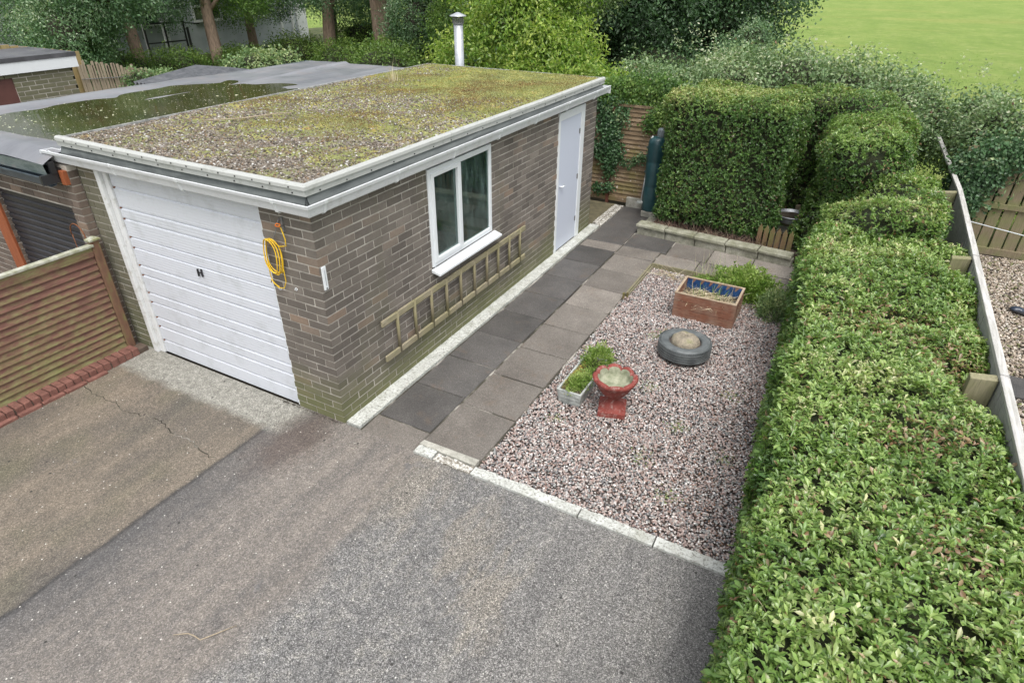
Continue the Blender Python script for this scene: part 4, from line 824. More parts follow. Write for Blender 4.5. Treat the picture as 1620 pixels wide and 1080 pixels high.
# small weeds in gravel
N_=900; cs=np.array([(2.05,2.98),(2.72,1.45),(2.3,1.95),(2.12,3.1),(3.05,2.2),(2.55,.9),(1.7,1.02),(2.9,.55),(3.2,1.2)]); ci=RNG.integers(0,len(cs),N_); P=np.concatenate([cs[ci]+RNG.normal(0,.055,(N_,2)),np.full((N_,1),-.005)],1)
tag(leaves('weeds',P,RNG.normal(size=(N_,3))*(1,1,.3)+(0,0,.4),RNG.normal(size=(N_,3))+(0,0,1),RNG.uniform(.008,.022,N_),RNG.uniform(.004,.009,N_),RNG.uniform(.2,1,N_),M['herb']),'small green weeds dotted through the gravel bed','weeds',kind='stuff')
N_=500; P=np.stack([3.5-np.abs(RNG.normal(0,.35,N_)),RNG.uniform(.1,4.5,N_),np.full(N_,.002)],1)
tag(leaves('leaf_litter',P,RNG.normal(size=(N_,3))*(1,1,.2),RNG.normal(size=(N_,3))*.3+(0,0,1),RNG.uniform(.012,.03,N_),RNG.uniform(.005,.012,N_),RNG.uniform(0,1,N_),M['deadleaf']),'brown dead leaves littering the gravel near the hedge','leaf litter',kind='stuff')
# timber edging boards round the gravel
EB=thing('timber_edging','low weathered board edging at the far corner of the gravel bed','edging',(1.4,4.8,0))
MB().box(1.380,1.406,3.78,4.83,-.06,.036,jit=.003).box(1.412,1.430,3.80,4.82,-.06,.024,jit=.003).build('board',M['grey_rail'],EB,bevel=.003)
MB().box(1.406,2.55,4.80,4.83,-.06,.055,jit=.003).build('board',M['grey_rail'],EB,bevel=.003)
MB().box(1.375,1.40,3.68,3.71,-.05,.075,jit=.003).box(1.408,1.43,3.74,3.77,-.05,.06,jit=.003).build('peg',M['picket'],EB,bevel=.003)
tag(MB().box(3.50,3.522,.10,.50,-.05,.045,jit=.004).build('edging_board',M['railboard'],bevel=.003),'pale narrow board edging the gravel at the near foot of the long hedge','edging')

# ================================================================== LOW STONE WALL, BACK CORNER
SW=thing('low_stone_wall','low mossy stone retaining wall with flat coping below the block hedge','wall',(1.9,5.95,0))
def along(t): return .80+t*2.35, 5.93-t*.21
mb=MB(); mc_=MB(); ang=math.atan2(-.21,2.35)
for k in range(5):
    t0,t1=k/5,(k+1)/5; xa,ya=along(t0); xb,yb=along(t1); c=((xa+xb)/2,(ya+yb)/2+.09,.05)
    mb.box(xa+.004,xb-.004,c[1]-.07,c[1]+.07,-.06,.115,rz=ang,c=c,jit=.004)
for k in range(5):
    t0,t1=(k-.0)/5,(k+1.0)/5; xa,ya=along(t0); xb,yb=along(t1); c=((xa+xb)/2,(ya+yb)/2+.10,.14)
    mc_.box(xa-.01,xb-.02,c[1]-.11,c[1]+.10,.118,.165,rz=ang,c=c,jit=.005)
mb.build('blocks',M['stonewall'],SW,bevel=.012); mc_.build('coping',gm('coping',[(.3,(.17,.17,.11)),(.7,(.34,.335,.27))],sc=8,rough=.9,bst=.8,grain=.2,gsc=120),SW,bevel=.01)
MB().box(.83,.97,6.06,6.95,-.06,.12,jit=.006).build('return_wall',M['stonewall'],SW,bevel=.01)
MB().box(.98,4.6,6.0,7.15,-.06,.11).build('raised_bed',M['soil']); tag(bpy.data.objects['raised_bed'],kind='structure')
tag(MB().box(.60,.90,6.72,6.98,.0,.10,jit=.006).build('concrete_base',M['concrete'],bevel=.01),'rough concrete block carrying the green tank','block')
tag(MB().box(.20,.66,7.10,7.17,-.05,.16,jit=.004).build('gravel_board',M['concrete'],bevel=.006),'grey concrete block at the foot of the back fence','block')
mb=MB()
for (a,b,c0,c1,z) in ((.02,.10,6.0,7.03,.03),(.105,.185,5.96,7.06,.022)): 
    for k in range(10): ya=c0+(c1-c0)*k/10; mb.box(a,b,ya,ya+(c1-c0)/10,-.05,z+random.uniform(-.004,.004))
tag(mb.build('flaking_steps',M['flake']),kind='structure')
tag(MB().box(-1.2,.015,5.9,7.1,-.06,.012).build('corner_ground',gm('mossy_concrete',[(.3,(.06,.055,.03)),(.7,(.14,.12,.07))],sc=6,rough=.9)),kind='structure')
# tank
TK=thing('water_tank','slim dark green plastic tank in the corner by the back fence','tank',(.76,6.86,.1))
tx,ty=.71,6.86
MB().lathe([(.0,.10),(.14,.10),(.148,.12),(.15,.5),(.144,.52),(.15,.54),(.15,.9),(.144,.92),(.15,.94),(.15,1.20),(.138,1.26),(.10,1.30),(.06,1.31),(.0,1.31)],(tx,ty,0),32).build('body',M['tank'],TK,smooth=True)
MB().lathe([(.062,1.30),(.066,1.31),(.066,1.40),(.058,1.43),(.03,1.442),(0,1.443)],(tx+.035,ty+.02,0),24).build('cap',gm('grey_cap',[(.3,(.10,.12,.13)),(.7,(.2,.23,.24))],sc=8,rough=.5),TK,smooth=True)
for z in (.45,.72,.98,1.12): MB().box(tx-.158,tx-.13,ty-.05,ty+.02,z,z+.03).build('lug',M['tank'],TK,bevel=.006)
MB().box(tx+.1,tx+.2,ty-.05,ty+.08,1.15,1.32).build('handle_block',M['tank'],TK,bevel=.006)
GT=thing('gauge_tube','pale gauge tube standing against the left of the green tank','tube',(.6,6.8,.2))
MB().tube([(.565,6.76,.26),(.625,6.82,1.32)],.009,8).build('tube',M['upvc'],GT,smooth=True); MB().box(.50,.60,6.74,6.78,.22,.25).build('fitting',M['whitestone'],GT); MB().tube([(.60,6.8,1.29),(.66,6.83,1.29)],.014,8).build('fitting',M['whitestone'],GT)
# back fence, horizontal overlapping slats
BF=thing('back_fence','brown overlap slat fence panel draped with ivy behind the garage','fence',(.2,7.2,0))
mb=MB(); k=0; z=.12
while z<1.62:
    mb.add([(-1.6,7.17,z),(1.3,7.17,z),(1.3,7.195,z+.085),(-1.6,7.195,z+.085),(-1.6,7.185,z),(1.3,7.185,z),(1.3,7.2,z+.085),(-1.6,7.2,z+.085)],[(0,1,2,3),(4,7,6,5),(0,4,5,1),(3,2,6,7)]); z+=.073
mb.build('slats',M['backslat'],BF)
MB().box(-1.6,1.3,7.155,7.21,1.655,1.69).build('rail',M['backslat'],BF); MB().box(-1.6,1.3,7.15,7.2,.05,.125).build('rail',M['backslat'],BF)
MB().box(-.20,-.15,7.12,7.168,0,1.68).build('post',gm('rust_red_post',[(.3,(.10,.035,.022)),(.7,(.17,.065,.04))],sc=6,rough=.8),BF)

# ================================================================== HEDGES
def rbox(n_,x0,x1,y0,y1,z0,z1,r,skipbottom=True,amp=.04,seed=1,ns_=1.2,topw=1.):
    c=np.array([(x0+x1)/2,(y0+y1)/2,(z0+z1)/2]); h=np.array([x1-x0,y1-y0,z1-z0])/2
    ar=np.array([h[1]*h[2],h[1]*h[2],h[0]*h[2],h[0]*h[2],h[0]*h[1]*topw,0 if skipbottom else h[0]*h[1]]); f=RNG.choice(6,n_,p=ar/ar.sum())
    q=RNG.uniform(-1,1,(n_,3)); ax=np.array([0,0,1,1,2,2])[f]; sg=np.array([1,-1,1,-1,1,-1])[f]; q[np.arange(n_),ax]=sg; P=q*h
    return rsh(P,c,h,r,amp,seed,ns_)
def rsh(P,c,h,r,amp,seed,ns_):
    inn=np.maximum(h-r,.01); C=np.clip(P,-inn,inn); d=P-C; L_=np.linalg.norm(d,axis=1,keepdims=True); Nn=d/np.maximum(L_,1e-6)
    S=C+Nn*r; S=S+c; S=S+Nn*(amp*nz(S,ns_,seed)+amp*.5*nz(S,ns_*3,seed+1))[:,None]; return S,Nn
def core(name,x0,x1,y0,y1,z0,z1,r,inset,mat,parent,zf=None,amp=.04,seed=1,ns_=1.2,res=14,warp=None):
    c=np.array([(x0+x1)/2,(y0+y1)/2,(z0+z1)/2]); h=np.array([x1-x0,y1-y0,z1-z0])/2; V=[];F=[]
    for ax in range(3):
        for sg in (1,-1):
            o=sum(len(v) for v in V); g=np.linspace(-1,1,res+1); A,B=np.meshgrid(g,g); q=np.zeros((A.size,3)); q[:,ax]=sg; q[:,(ax+1)%3]=A.ravel(); q[:,(ax+2)%3]=B.ravel(); V.append(q*h)
            i=np.arange(res*res); a=o+(i//res)*(res+1)+i%res; F.append(np.stack([a,a+1,a+res+2,a+res+1],1))
    P,N_=rsh(np.concatenate(V),c,h,r,amp,seed,ns_); P=P-N_*inset
    if warp: P=warp(P)
    if zf is not None: P[:,2]=z0+(P[:,2]-z0)*zf(P[:,0],P[:,1])
    return npmesh(name,P,np.concatenate(F),mat,parent,smooth=True)
def hedge(label,bx,r,nspr,per,L,Wd,mat,zf=None,amp=.04,seed=1,ns_=1.2,inset=.10,deep=.06,tpl=LEAF2,topw=1.,vb=.5,topv=.2,brown=.02,upb=.4,name='hedge',cat='hedge',group=None,warp=None,res=14,smooth=False,sideup=.0,patches=None,vamp=.16,ntw=0):
    x0,x1,y0,y1,z0,z1=bx; t=thing(name,label,cat,((x0+x1)/2,(y0+y1)/2,0),0,group)
    S,Nn=rbox(nspr,x0,x1,y0,y1,z0,z1,r,amp=amp,seed=seed,ns_=ns_,topw=topw)
    S=S-Nn*np.minimum(RNG.exponential(deep*.5,nspr),deep*2.2)[:,None]
    P=np.repeat(S,per,0); N2=np.repeat(Nn,per,0); n_=len(P)
    ax=np.repeat(unit(Nn+RNG.normal(size=Nn.shape)*.35+(0,0,upb)),per,0)
    D=unit(ax*RNG.uniform(.1,1.0,(n_,1))+unit(np.cross(ax,RNG.normal(size=(n_,3))))*.85)
    ssz=np.repeat(RNG.uniform(.65,1.25,nspr),per); P=P+ax*(RNG.uniform(-.6,.35,(n_,1))*L)+RNG.normal(size=(n_,3))*L*.10
    Nl=ax+RNG.normal(size=(n_,3))*.35+N2*.2
    sv=np.repeat(RNG.normal(0,vamp*.6,nspr),per)
    v=vb+vamp*nz(P,2.2,seed+5)+sv+RNG.normal(0,.10,n_)+topv*(N2[:,2]-.3)  # topv: upward leaves get a lighter value, top light put into the colour
    v=np.clip(v,.11,1.); 
    bp=np.zeros(n_) if patches is None else sum(np.exp(-((P[:,0]-a)**2+(P[:,1]-b)**2)/(2*s_*s_))*w_ for a,b,s_,w_ in patches)
    br=RNG.uniform(0,1,n_)<(brown+bp)*(1+.8*nz(P,1.8,seed+9)); v[br]=RNG.uniform(0,.085,br.sum())
    if warp: P=warp(P)
    if zf is not None: P[:,2]=z0+(P[:,2]-z0)*zf(P[:,0],P[:,1])
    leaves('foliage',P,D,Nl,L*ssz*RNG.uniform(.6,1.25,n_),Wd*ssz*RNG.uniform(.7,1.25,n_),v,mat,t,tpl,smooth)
    if ntw:
        i=RNG.choice(nspr,ntw); A=S[i]-Nn[i]*.06; Dt=unit(Nn[i]*.6+RNG.normal(size=(ntw,3))*(.8,.8,.35)); Pt=A.copy()
        if warp: Pt=warp(Pt)
        if zf is not None: Pt[:,2]=z0+(Pt[:,2]-z0)*zf(Pt[:,0],Pt[:,1])
        leaves('bare_twigs',Pt,Dt,RNG.normal(size=(ntw,3)),RNG.uniform(.05,.16,ntw),np.full(ntw,.0035),RNG.uniform(0,1,ntw),M['twigleaf'],t,BLADE)['kind']='stuff'
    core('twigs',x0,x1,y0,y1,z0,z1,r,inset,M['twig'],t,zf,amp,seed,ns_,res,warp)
    return t
# long low hedge: higher in the middle, dips beside the fence, slightly wider away from the camera
def zlong(x,y):
    P=np.stack([x,y,0*x],1); return 1.0+.035*nz(P,.9,44)-.06*np.clip((x-4.4)/.5,0,1)**1.3-sum(.24*np.exp(-((x-4.82)**2/.035+(y-yp+.16)**2/.045)) for yp in (1.79,4.33))-.05*np.clip(-y/3,0,1)-.16*np.exp(-((x-4.35)**2+(y-2.65)**2*1.5)/.035)-.10*np.exp(-((x-4.6)**2+(y-1.95)**2)/.05)
def wlong(P):
    P=P.copy(); t=np.clip((P[:,1])/4.,-.2,1); w=np.clip((4.3-P[:,0])/1.,0,1); P[:,0]-=(.27*t)*w; return P
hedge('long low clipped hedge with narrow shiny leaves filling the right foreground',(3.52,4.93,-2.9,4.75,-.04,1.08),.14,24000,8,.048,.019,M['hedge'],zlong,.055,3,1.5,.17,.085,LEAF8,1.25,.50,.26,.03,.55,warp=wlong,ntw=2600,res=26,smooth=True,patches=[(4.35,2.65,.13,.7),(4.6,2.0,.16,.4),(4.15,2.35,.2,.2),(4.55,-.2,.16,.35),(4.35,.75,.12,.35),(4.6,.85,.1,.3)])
# humps further back
def zlow(x,y): return .70+.30*np.clip((x-3.45)/.75,0,1)+.03*np.sin(x*7+y*5)
hedge('lower hump of hedge sloping down to the left behind the long hedge',(3.36,4.66,4.55,6.4,-.04,1.36),.22,6200,6,.044,.019,M['hedge'],zlow,.11,14,1.4,.14,.08,LEAF2,1.4,.50,.24,.03,.5,ntw=300)
hedge('taller rounded bush of hedge between the block hedge and the rail fence',(3.05,4.30,5.95,7.7,-.04,1.93),.50,9500,6,.042,.019,M['hedge'],None,.15,24,1.2,.16,.10,LEAF2,1.3,.46,.30,.04,.5,ntw=400)
BLK=hedge('big square block hedge above the low stone wall, with dense small leaves',(.93,2.78,6.12,8.1,.12,2.04),.22,21000,6,.034,.018,M['block'],lambda x,y:1+.03*np.clip((x-1)/2,0,1)+.02*np.sin(x*2.3),.07,34,1.5,.14,.07,LEAF2,1.5,.50,.40,.06,.35,ntw=900)
hedge('ragged link of hedge joining the block hedge to the taller hedge behind the metal bowl',(2.55,4.10,7.4,8.7,.12,2.0),.3,9000,6,.038,.019,M['block'],None,.13,54,1.5,.12,.09,LEAF2,1.3,.45,.3,.05,.4)
# grey gap
# metal bowl, timbers, pickets
BW=thing('metal_bowl','round tarnished metal bowl resting on boards in the gap between hedges','bowl',(2.95,6.9,.3))
MB().lathe([(.0,.33),(.17,.33),(.20,.34),(.205,.36),(.215,.37),(.225,.43),(.24,.435),(.24,.445),(.22,.445),(.21,.40),(.0,.39)],(2.93,6.75,0),32).build('bowl',M['steel'],BW,smooth=True)
MB().lathe([(.0,.405),(.208,.405)],(2.93,6.75,0),24).build('soil',M['soil'],BW)
TB=thing('plank_stack','old planks lying under and behind the metal bowl','planks',(3.0,6.9,.2))
MB().box(2.7,3.3,6.72,6.82,.24,.295,rz=-.15).build('plank',M['grey_rail'],TB,bevel=.004); MB().box(2.9,3.6,7.12,7.2,.32,.42,rz=-.5).build('plank',M['paling'],TB,bevel=.004)
MB().box(2.75,2.95,6.72,7.1,.1,.24).build('block',M['concrete'],TB,bevel=.004)
PK=thing('picket_edging','short mossy picket edging at the end of the stone wall','fence',(2.95,6.2,.1))
for k in range(6):
    x=2.60+k*.088; y=6.12-.02*k; w=.033
    MB().add([(x-w,y,.06),(x+w,y,.06),(x+w,y,.36),(x,y,.43),(x-w,y,.36),(x-w,y+.02,.06),(x+w,y+.02,.06),(x+w,y+.02,.36),(x,y+.02,.43),(x-w,y+.02,.36)],[(0,1,2,3,4),(9,8,7,6,5),(1,6,7,2),(2,7,8,3),(3,8,9,4),(4,9,5,0)]).build('picket',M['picket'],PK,bevel=.003)
N_=700; P=np.stack([RNG.uniform(.95,2.7,N_),RNG.uniform(6.02,6.14,N_),np.full(N_,.12)],1)
tag(leaves('dry_stems',P,RNG.normal(size=(N_,3))*(.9,.5,.5)+(0,0,.7),RNG.normal(size=(N_,3)),RNG.uniform(.06,.24,N_),RNG.uniform(.003,.006,N_),RNG.uniform(0,1,N_),leafmat('old_stems',[(0,(.07,.04,.03)),(.7,(.16,.095,.07)),(1,(.34,.28,.2))],.8,0),None,BLADE),'tangle of brown dry stems under the block hedge','stems',kind='stuff')

# ================================================================== RAIL FENCE (right)
FE=thing('rail_fence','low silver weathered rail fence with boards running beside the long hedge','fence',(4.95,3,0))
XF=4.915
MB().sweep([(-.028,0),(.032,0),(.032,.037),(-.028,.037)],[((XF,6.89,1.045),(1,0)),((4.77,10.3,1.065),(1,0))]).build('rail',M['rail'],FE,bevel=.005)
for a,b in ((-2.9,-.72),(-.716,1.785),(1.79,4.335),(4.34,6.885)):
    MB().box(XF-.028,XF+.032,a,b,1.045,1.082,jit=.003).build('rail',M['rail'],FE,bevel=.005)
for y in (1.79,4.33,6.88):
    MB().add([(XF-.20,y-.045,-.05),(XF-.03,y-.045,-.05),(XF-.03,y+.045,-.05),(XF-.20,y+.045,-.05),(XF-.20,y-.045,1.03),(XF-.03,y-.045,1.055),(XF-.03,y+.045,1.055),(XF-.20,y+.045,1.03)],[(3,2,1,0),(4,5,6,7),(0,1,5,4),(1,2,6,5),(2,3,7,6),(3,0,4,7)]).build('post',M['postwood'],FE,bevel=.006)
mb=MB(); y=-2.9
while y<7.7:
    mb.box(XF-.022,XF-.004,y,y+.14,-.05,1.043,jit=.003); y+=.146
mb.build('boards',M['railboard'],FE)
for yy in (1.80,4.34): MB().tube([(XF-.03,yy,1.084),(XF+.034,yy,1.084)],.003,6).build('wire_tie',M['dsteel'],FE)
# neighbour back fence
NF=thing('board_fence','brown vertical board fence with rails at the end of the next yard','fence',(5.9,7.8,0))
random.seed(3); x=4.98
while x<8.2:
    MB().box(x,x+.145,7.80,7.822,-.02,1.50+random.uniform(-.02,.02),ry=random.uniform(-.008,.008)).build('board',M['nbfence'],NF,bevel=.003); x+=.168
MB().box(4.95,8.3,7.765,7.80,.66,.73).build('rail',M['nbfence'],NF); MB().box(4.95,8.3,7.765,7.80,1.40,1.47).build('rail',M['nbfence'],NF); MB().box(4.95,8.3,7.76,7.80,-.03,.07).build('rail',M['nbfence'],NF)
tag(MB().tube([(XF+.03,5.55,1.07),(5.9,5.6,.93),(7.2,5.65,.86)],.006,6).build('washing_line',M['upvc'],smooth=True),'white line stretched from the rail fence across the next yard','line')
SH=thing('shoe','small dark blue shoe lying on the neighbouring gravel','shoe',(5.85,5.7,0),math.radians(50))
MB().lathe([(0,0),(.035,0),(.045,.01),(.042,.03),(.02,.05),(0,.052)],(5.80,5.74,0),16,lambda a,r,z,j:(r*(1+.9*abs(math.cos(a))),z)).build('upper',flat('navy_rubber',(.02,.03,.05),rough=.3),SH,smooth=True)
MB().box(5.73,5.90,5.66,5.73,-.005,.02,rz=-.5).build('sole',M['black'],SH,bevel=.008)

# ================================================================== IVY, BRAMBLE, TREES
def blob(n_,c,rad,shell=.55):
    d=unit(RNG.normal(size=(n_,3))); return np.array(c)+d*(RNG.uniform(shell,1,(n_,1)))*np.array(rad), d
def mass(parent,blobs,mat,ncl,per,L,Wd,cs=.16,seed=1,droop=.3,vb=.5,vamp=.28,name='foliage',zmin=None,tpl=LEAF2,up=.5,smooth=False):
    """blobs: (centre, radii). leaf clumps spread over each blob's shell"""
    vol=np.array([max(r[0]*r[1],r[0]*r[2],r[1]*r[2]) for _,r in blobs]); cnt=np.maximum(1,(ncl*vol/vol.sum()).astype(int))
    Ps=[];Ds=[]
    for (c,r),k in zip(blobs,cnt):
        P,d=blob(k,c,r); Ps.append(P); Ds.append(d)
    C=np.concatenate(Ps); Dn=np.concatenate(Ds); C=C+Dn*(.25*nz(C,1.1,seed))[:,None]*cs*3
    if zmin is not None:
        k=C[:,2]>zmin; C,Dn=C[k],Dn[k]
    n_=len(C)*per; cl=np.repeat(np.arange(len(C)),per); P=C[cl]+RNG.normal(size=(n_,3))*cs*np.repeat(RNG.uniform(.5,1.2,(len(C),1)),per,0)*(1,1,.75)
    D=RNG.normal(size=(n_,3))+Dn[cl]*.6+(0,0,-droop); N_=RNG.normal(size=(n_,3))*.7+Dn[cl]*.4+(0,0,up)
    v=np.clip(vb+vamp*.6*nz(P,1.3,seed+3)+np.repeat(RNG.normal(0,.13,len(C)),per)+RNG.normal(0,.12,n_)+.12*Dn[cl][:,2],0,1)
    return leaves(name,P,D,N_,L*RNG.uniform(.6,1.3,n_),Wd*RNG.uniform(.6,1.3,n_),v,mat,parent,tpl,smooth)
def tree(name,label,base,h,tr,mat,bark,blobs,ncl,per,L,Wd,cs,seed,lean=(0,0),limbs=5,group=None,droop=.4,vb=.5,fork=None):
    t=thing(name,label,'tree',base,0,group); bx,by,bz=base; rr=random.Random(seed)
    pts=[];ra=[]
    for k in range(9):
        s_=k/8; pts.append((bx+lean[0]*s_+.06*math.sin(s_*7+seed),by+lean[1]*s_+.06*math.cos(s_*5+seed),bz-.15+h*.62*s_)); ra.append(tr*(1.28 if k==0 else 1-.55*s_))
    mb=MB().tube(pts,ra,12)
    if fork: mb.tube([pts[0],(bx+fork*.5,by,bz+h*.15),(bx+fork,by+.1,bz+h*.5)],[tr*.8,tr*.7,tr*.4],10)
    mb.build('trunk',bark,t,smooth=True)
    for k in range(limbs):
        s_=rr.uniform(.35,.95); i=int(s_*8); p=Vector(pts[i]); c,r=blobs[k%len(blobs)]; e=Vector(c)+Vector((rr.uniform(-.5,.5)*r[0],rr.uniform(-.5,.5)*r[1],rr.uniform(-.3,.3)*r[2])); m_=(p+e)/2+Vector((0,0,.3))
        MB().tube([p,p.lerp(m_,.5)+Vector((0,0,.1)),m_,e],[ra[i]*.45,ra[i]*.35,ra[i]*.22,.02],7).build('limb',bark,t,smooth=True)
    mass(t,blobs,mat,ncl,per,L,Wd,cs,seed,droop,vb,name='crown')
    return t
# bramble bank along the back fence
def bank(label,blobs,mat,ncl,per,L,Wd,cs,seed,coremat=None,cat='hedge',name='bramble_bank',vb=.5,shr=.66,**k):
    t=thing(name,label,cat,(blobs[0][0][0],blobs[0][0][1],0)); mass(t,blobs,mat,ncl,per,L,Wd,cs,seed,vb=vb,**k)
    V=[];F=[];o=0
    for c,r in blobs:
        n1,n2=10,14; th=np.linspace(0,math.pi,n1+1); ph=np.linspace(0,2*math.pi,n2,endpoint=False); A,B=np.meshgrid(th,ph,indexing='ij'); Q=np.stack([np.sin(A)*np.cos(B),np.sin(A)*np.sin(B),np.cos(A)],-1).reshape(-1,3); Q=Q*(1+.12*nz(Q,1.5,seed)[:,None])*np.array(r)*shr+np.array(c); V.append(Q)
        for i in range(n1):
            for j in range(n2): F.append((o+i*n2+j,o+i*n2+(j+1)%n2,o+(i+1)*n2+(j+1)%n2,o+(i+1)*n2+j))
        o+=len(Q)
    npmesh('branches',np.concatenate(V),np.array(F),coremat or M['twig'],t,smooth=True); return t
bank('bramble thicket with pale silvery leaves rising behind the block hedge',[((.3,8.8,1.25),(.8,1.0,1.0)),((1.2,9.2,1.5),(.9,1.1,.95)),((2.2,9.5,1.6),(.9,1.1,.95)),((3.1,9.5,1.5),(.9,1.1,.9)),((3.7,9.4,1.4),(.8,1.0,.85)),((2.4,10.5,1.5),(.9,.8,.85)),((1.2,10.4,1.45),(1.1,.9,.95)),((-.4,9.6,1.2),(.9,1,.95))],M['bramble'],5400,15,.062,.040,.14,61,vb=.46,up=.8)
bank('lower bramble tangle spilling over the end of the rail fence toward the field',[((5.5,9.1,1.2),(.65,.95,.85)),((6.0,8.7,1.15),(.8,.8,.8)),((6.8,8.6,1.05),(.9,.8,.75)),((7.9,8.5,.85),(.9,.8,.75)),((5.5,8.3,1.05),(.4,.4,.6)),((4.3,11.6,1.0),(1.0,.7,.9)),((5.3,10.6,1.1),(.5,.8,.8))],M['bramble'],3600,15,.062,.040,.13,62,vb=.5,up=.9)
# bramble shoots with pale tips
N_=540; P=np.stack([RNG.uniform(-.2,5.5,N_),RNG.uniform(8.6,10.2,N_),RNG.uniform(2.0,2.45,N_)],1); P[:,2]-=.10*np.clip(P[:,0]-2,0,4)-.2; cc=np.repeat(P[::9],9,0)[:N_]; P=cc+RNG.normal(size=(N_,3))*(.03,.03,.07)
tag(leaves('bramble_shoots',P,RNG.normal(size=(N_,3))*(1,1,.4)+(0,0,.4),RNG.normal(size=(N_,3))+(0,0,1),RNG.uniform(.03,.06,N_),RNG.uniform(.02,.035,N_),RNG.uniform(.75,1,N_),M['bramble']),'pale pinkish young shoots standing above the bramble thicket','shoots',kind='stuff')
# ivy on back fence and in the neighbour corner
def ivyon(name,label,pts,ncl,per,L,cs,seed,mat=None):
    C=np.array([p[:3] for p in pts]); R=np.array([p[3] for p in pts]); w=R/R.sum(); i=RNG.choice(len(pts),ncl,p=w); Cn=C[i]+RNG.normal(size=(ncl,3))*R[i][:,None]*(.5,.16,.5)
    n_=ncl*per; P=np.repeat(Cn,per,0)+RNG.normal(size=(n_,3))*cs*(1,.5,1); D=RNG.normal(size=(n_,3))*(1,.3,.8)+(0,-.2,-.6); Nl=RNG.normal(size=(n_,3))*.4+(0,-.9,.5)
    v=np.clip(.5+.3*nz(P,3,seed)+RNG.normal(0,.18,n_),0,1); t=thing(name,label,'ivy',tuple(C[0])); leaves('leaves',P,D,Nl,L*RNG.uniform(.6,1.3,n_),L*.85*RNG.uniform(.7,1.2,n_),v,mat or M['ivy'],t,LEAF8)
    mb=MB()
    for k in range(0,len(pts)-1): mb.tube([C[k],(C[k]+C[k+1])/2+np.array([.02,0,.02]),C[k+1]],.006,5)
    mb.build('stems',M['barkdark'],t); return t
ivyon('ivy','glossy dark ivy climbing the post of the back fence beside the garage',[(-.36,7.13,1.65,.22),(-.30,7.12,1.5,.22),(-.18,7.11,1.35,.16),(-.15,7.11,1.2,.17),(-.17,7.1,1.05,.20),(-.15,7.1,.9,.16),(-.17,7.1,.75,.12),(-.35,7.1,.95,.14),(.0,7.1,1.52,.10),(-.16,7.11,.55,.05),(-.15,7.1,.3,.05),(-.35,7.1,.25,.04)],400,9,.045,.045,71)
ivyon('ivy','thin ivy strand hanging across the slats of the back fence',[(-.05,7.14,.80,.04),(.08,7.14,.76,.05),(.2,7.13,.77,.05),(.3,7.13,.82,.06),(.4,7.12,.88,.07),(.5,7.1,.93,.08)],60,8,.035,.025,72)
ivyon('ivy','leafy ivy and vine along the top of the back fence',[(-.3,7.15,1.86,.2),(-.05,7.2,1.93,.16),(.15,7.2,1.95,.16),(.4,7.2,1.95,.17),(.6,7.15,1.95,.18),(.8,7.1,1.9,.2),(.62,7.12,1.6,.1),(.5,7.12,1.45,.08)],620,9,.045,.06,73,M['willow2'])
ivyon('ivy','dark ivy mass hanging over the corner of the neighbouring board fence',[(5.08,7.74,1.25,.2),(5.12,7.74,1.0,.2),(5.25,7.72,1.2,.22),(5.15,7.72,.8,.15),(5.38,7.74,1.4,.2),(5.6,7.76,1.5,.15),(5.9,7.76,1.5,.12),(6.3,7.76,1.5,.12),(5.1,7.7,.7,.15),(5.05,7.7,.3,.06)],560,9,.055,.06,74)
bank('dark leafy growth in the corner where the rail fence meets the board fence',[((5.2,8.05,1.15),(.30,.30,.45)),((5.25,8.1,.8),(.3,.3,.5))],M['ivy'],320,14,.055,.045,.10,75,cat='shrub',name='corner_shrub')
# bright green tree behind the garage
BTb=[((-4.1,8.6,1.9),(.75,.7,.75)),((-3.1,9.0,2.5),(1.0,.9,1.1)),((-2.3,8.9,1.9),(.9,.9,1.0)),((-3.9,10.2,3.0),(1.3,1.0,1.3)),((-2.9,10.2,3.6),(1.2,1.0,1.2)),((-1.3,8.6,1.35),(.8,.8,.9)),((-2.4,8.2,1.3),(1.1,.7,.95)),((-3.2,10.0,4.6),(1.8,1.4,1.2)),((-.6,8.2,1.25),(.65,.6,.85)),((-1.8,9.2,2.0),(.6,.6,.8))]
tree('leafy_tree','bright yellow green tree with drooping leaves right behind the garage',(-2.9,9.7,-.1),4.6,.12,M['bright'],M['barkdark'],BTb,3300,22,.088,.044,.13,81,limbs=7,droop=.9,vb=.48)
# paler tree beyond
tree('pale_tree','pale grey green tree standing beyond the bright tree',(-4.0,14.2,-.1),7,.16,M['paletree'],M['barkdark'],[((-3.6,12.8,2.9),(.95,.8,.85)),((-4.6,13.2,2.4),(1.1,.9,1.2)),((-4.0,13.8,4.4),(1.8,1.5,1.4)),((-3.0,13.3,3.5),(.8,.8,.7))],2600,18,.08,.05,.19,82,limbs=5,vb=.55)
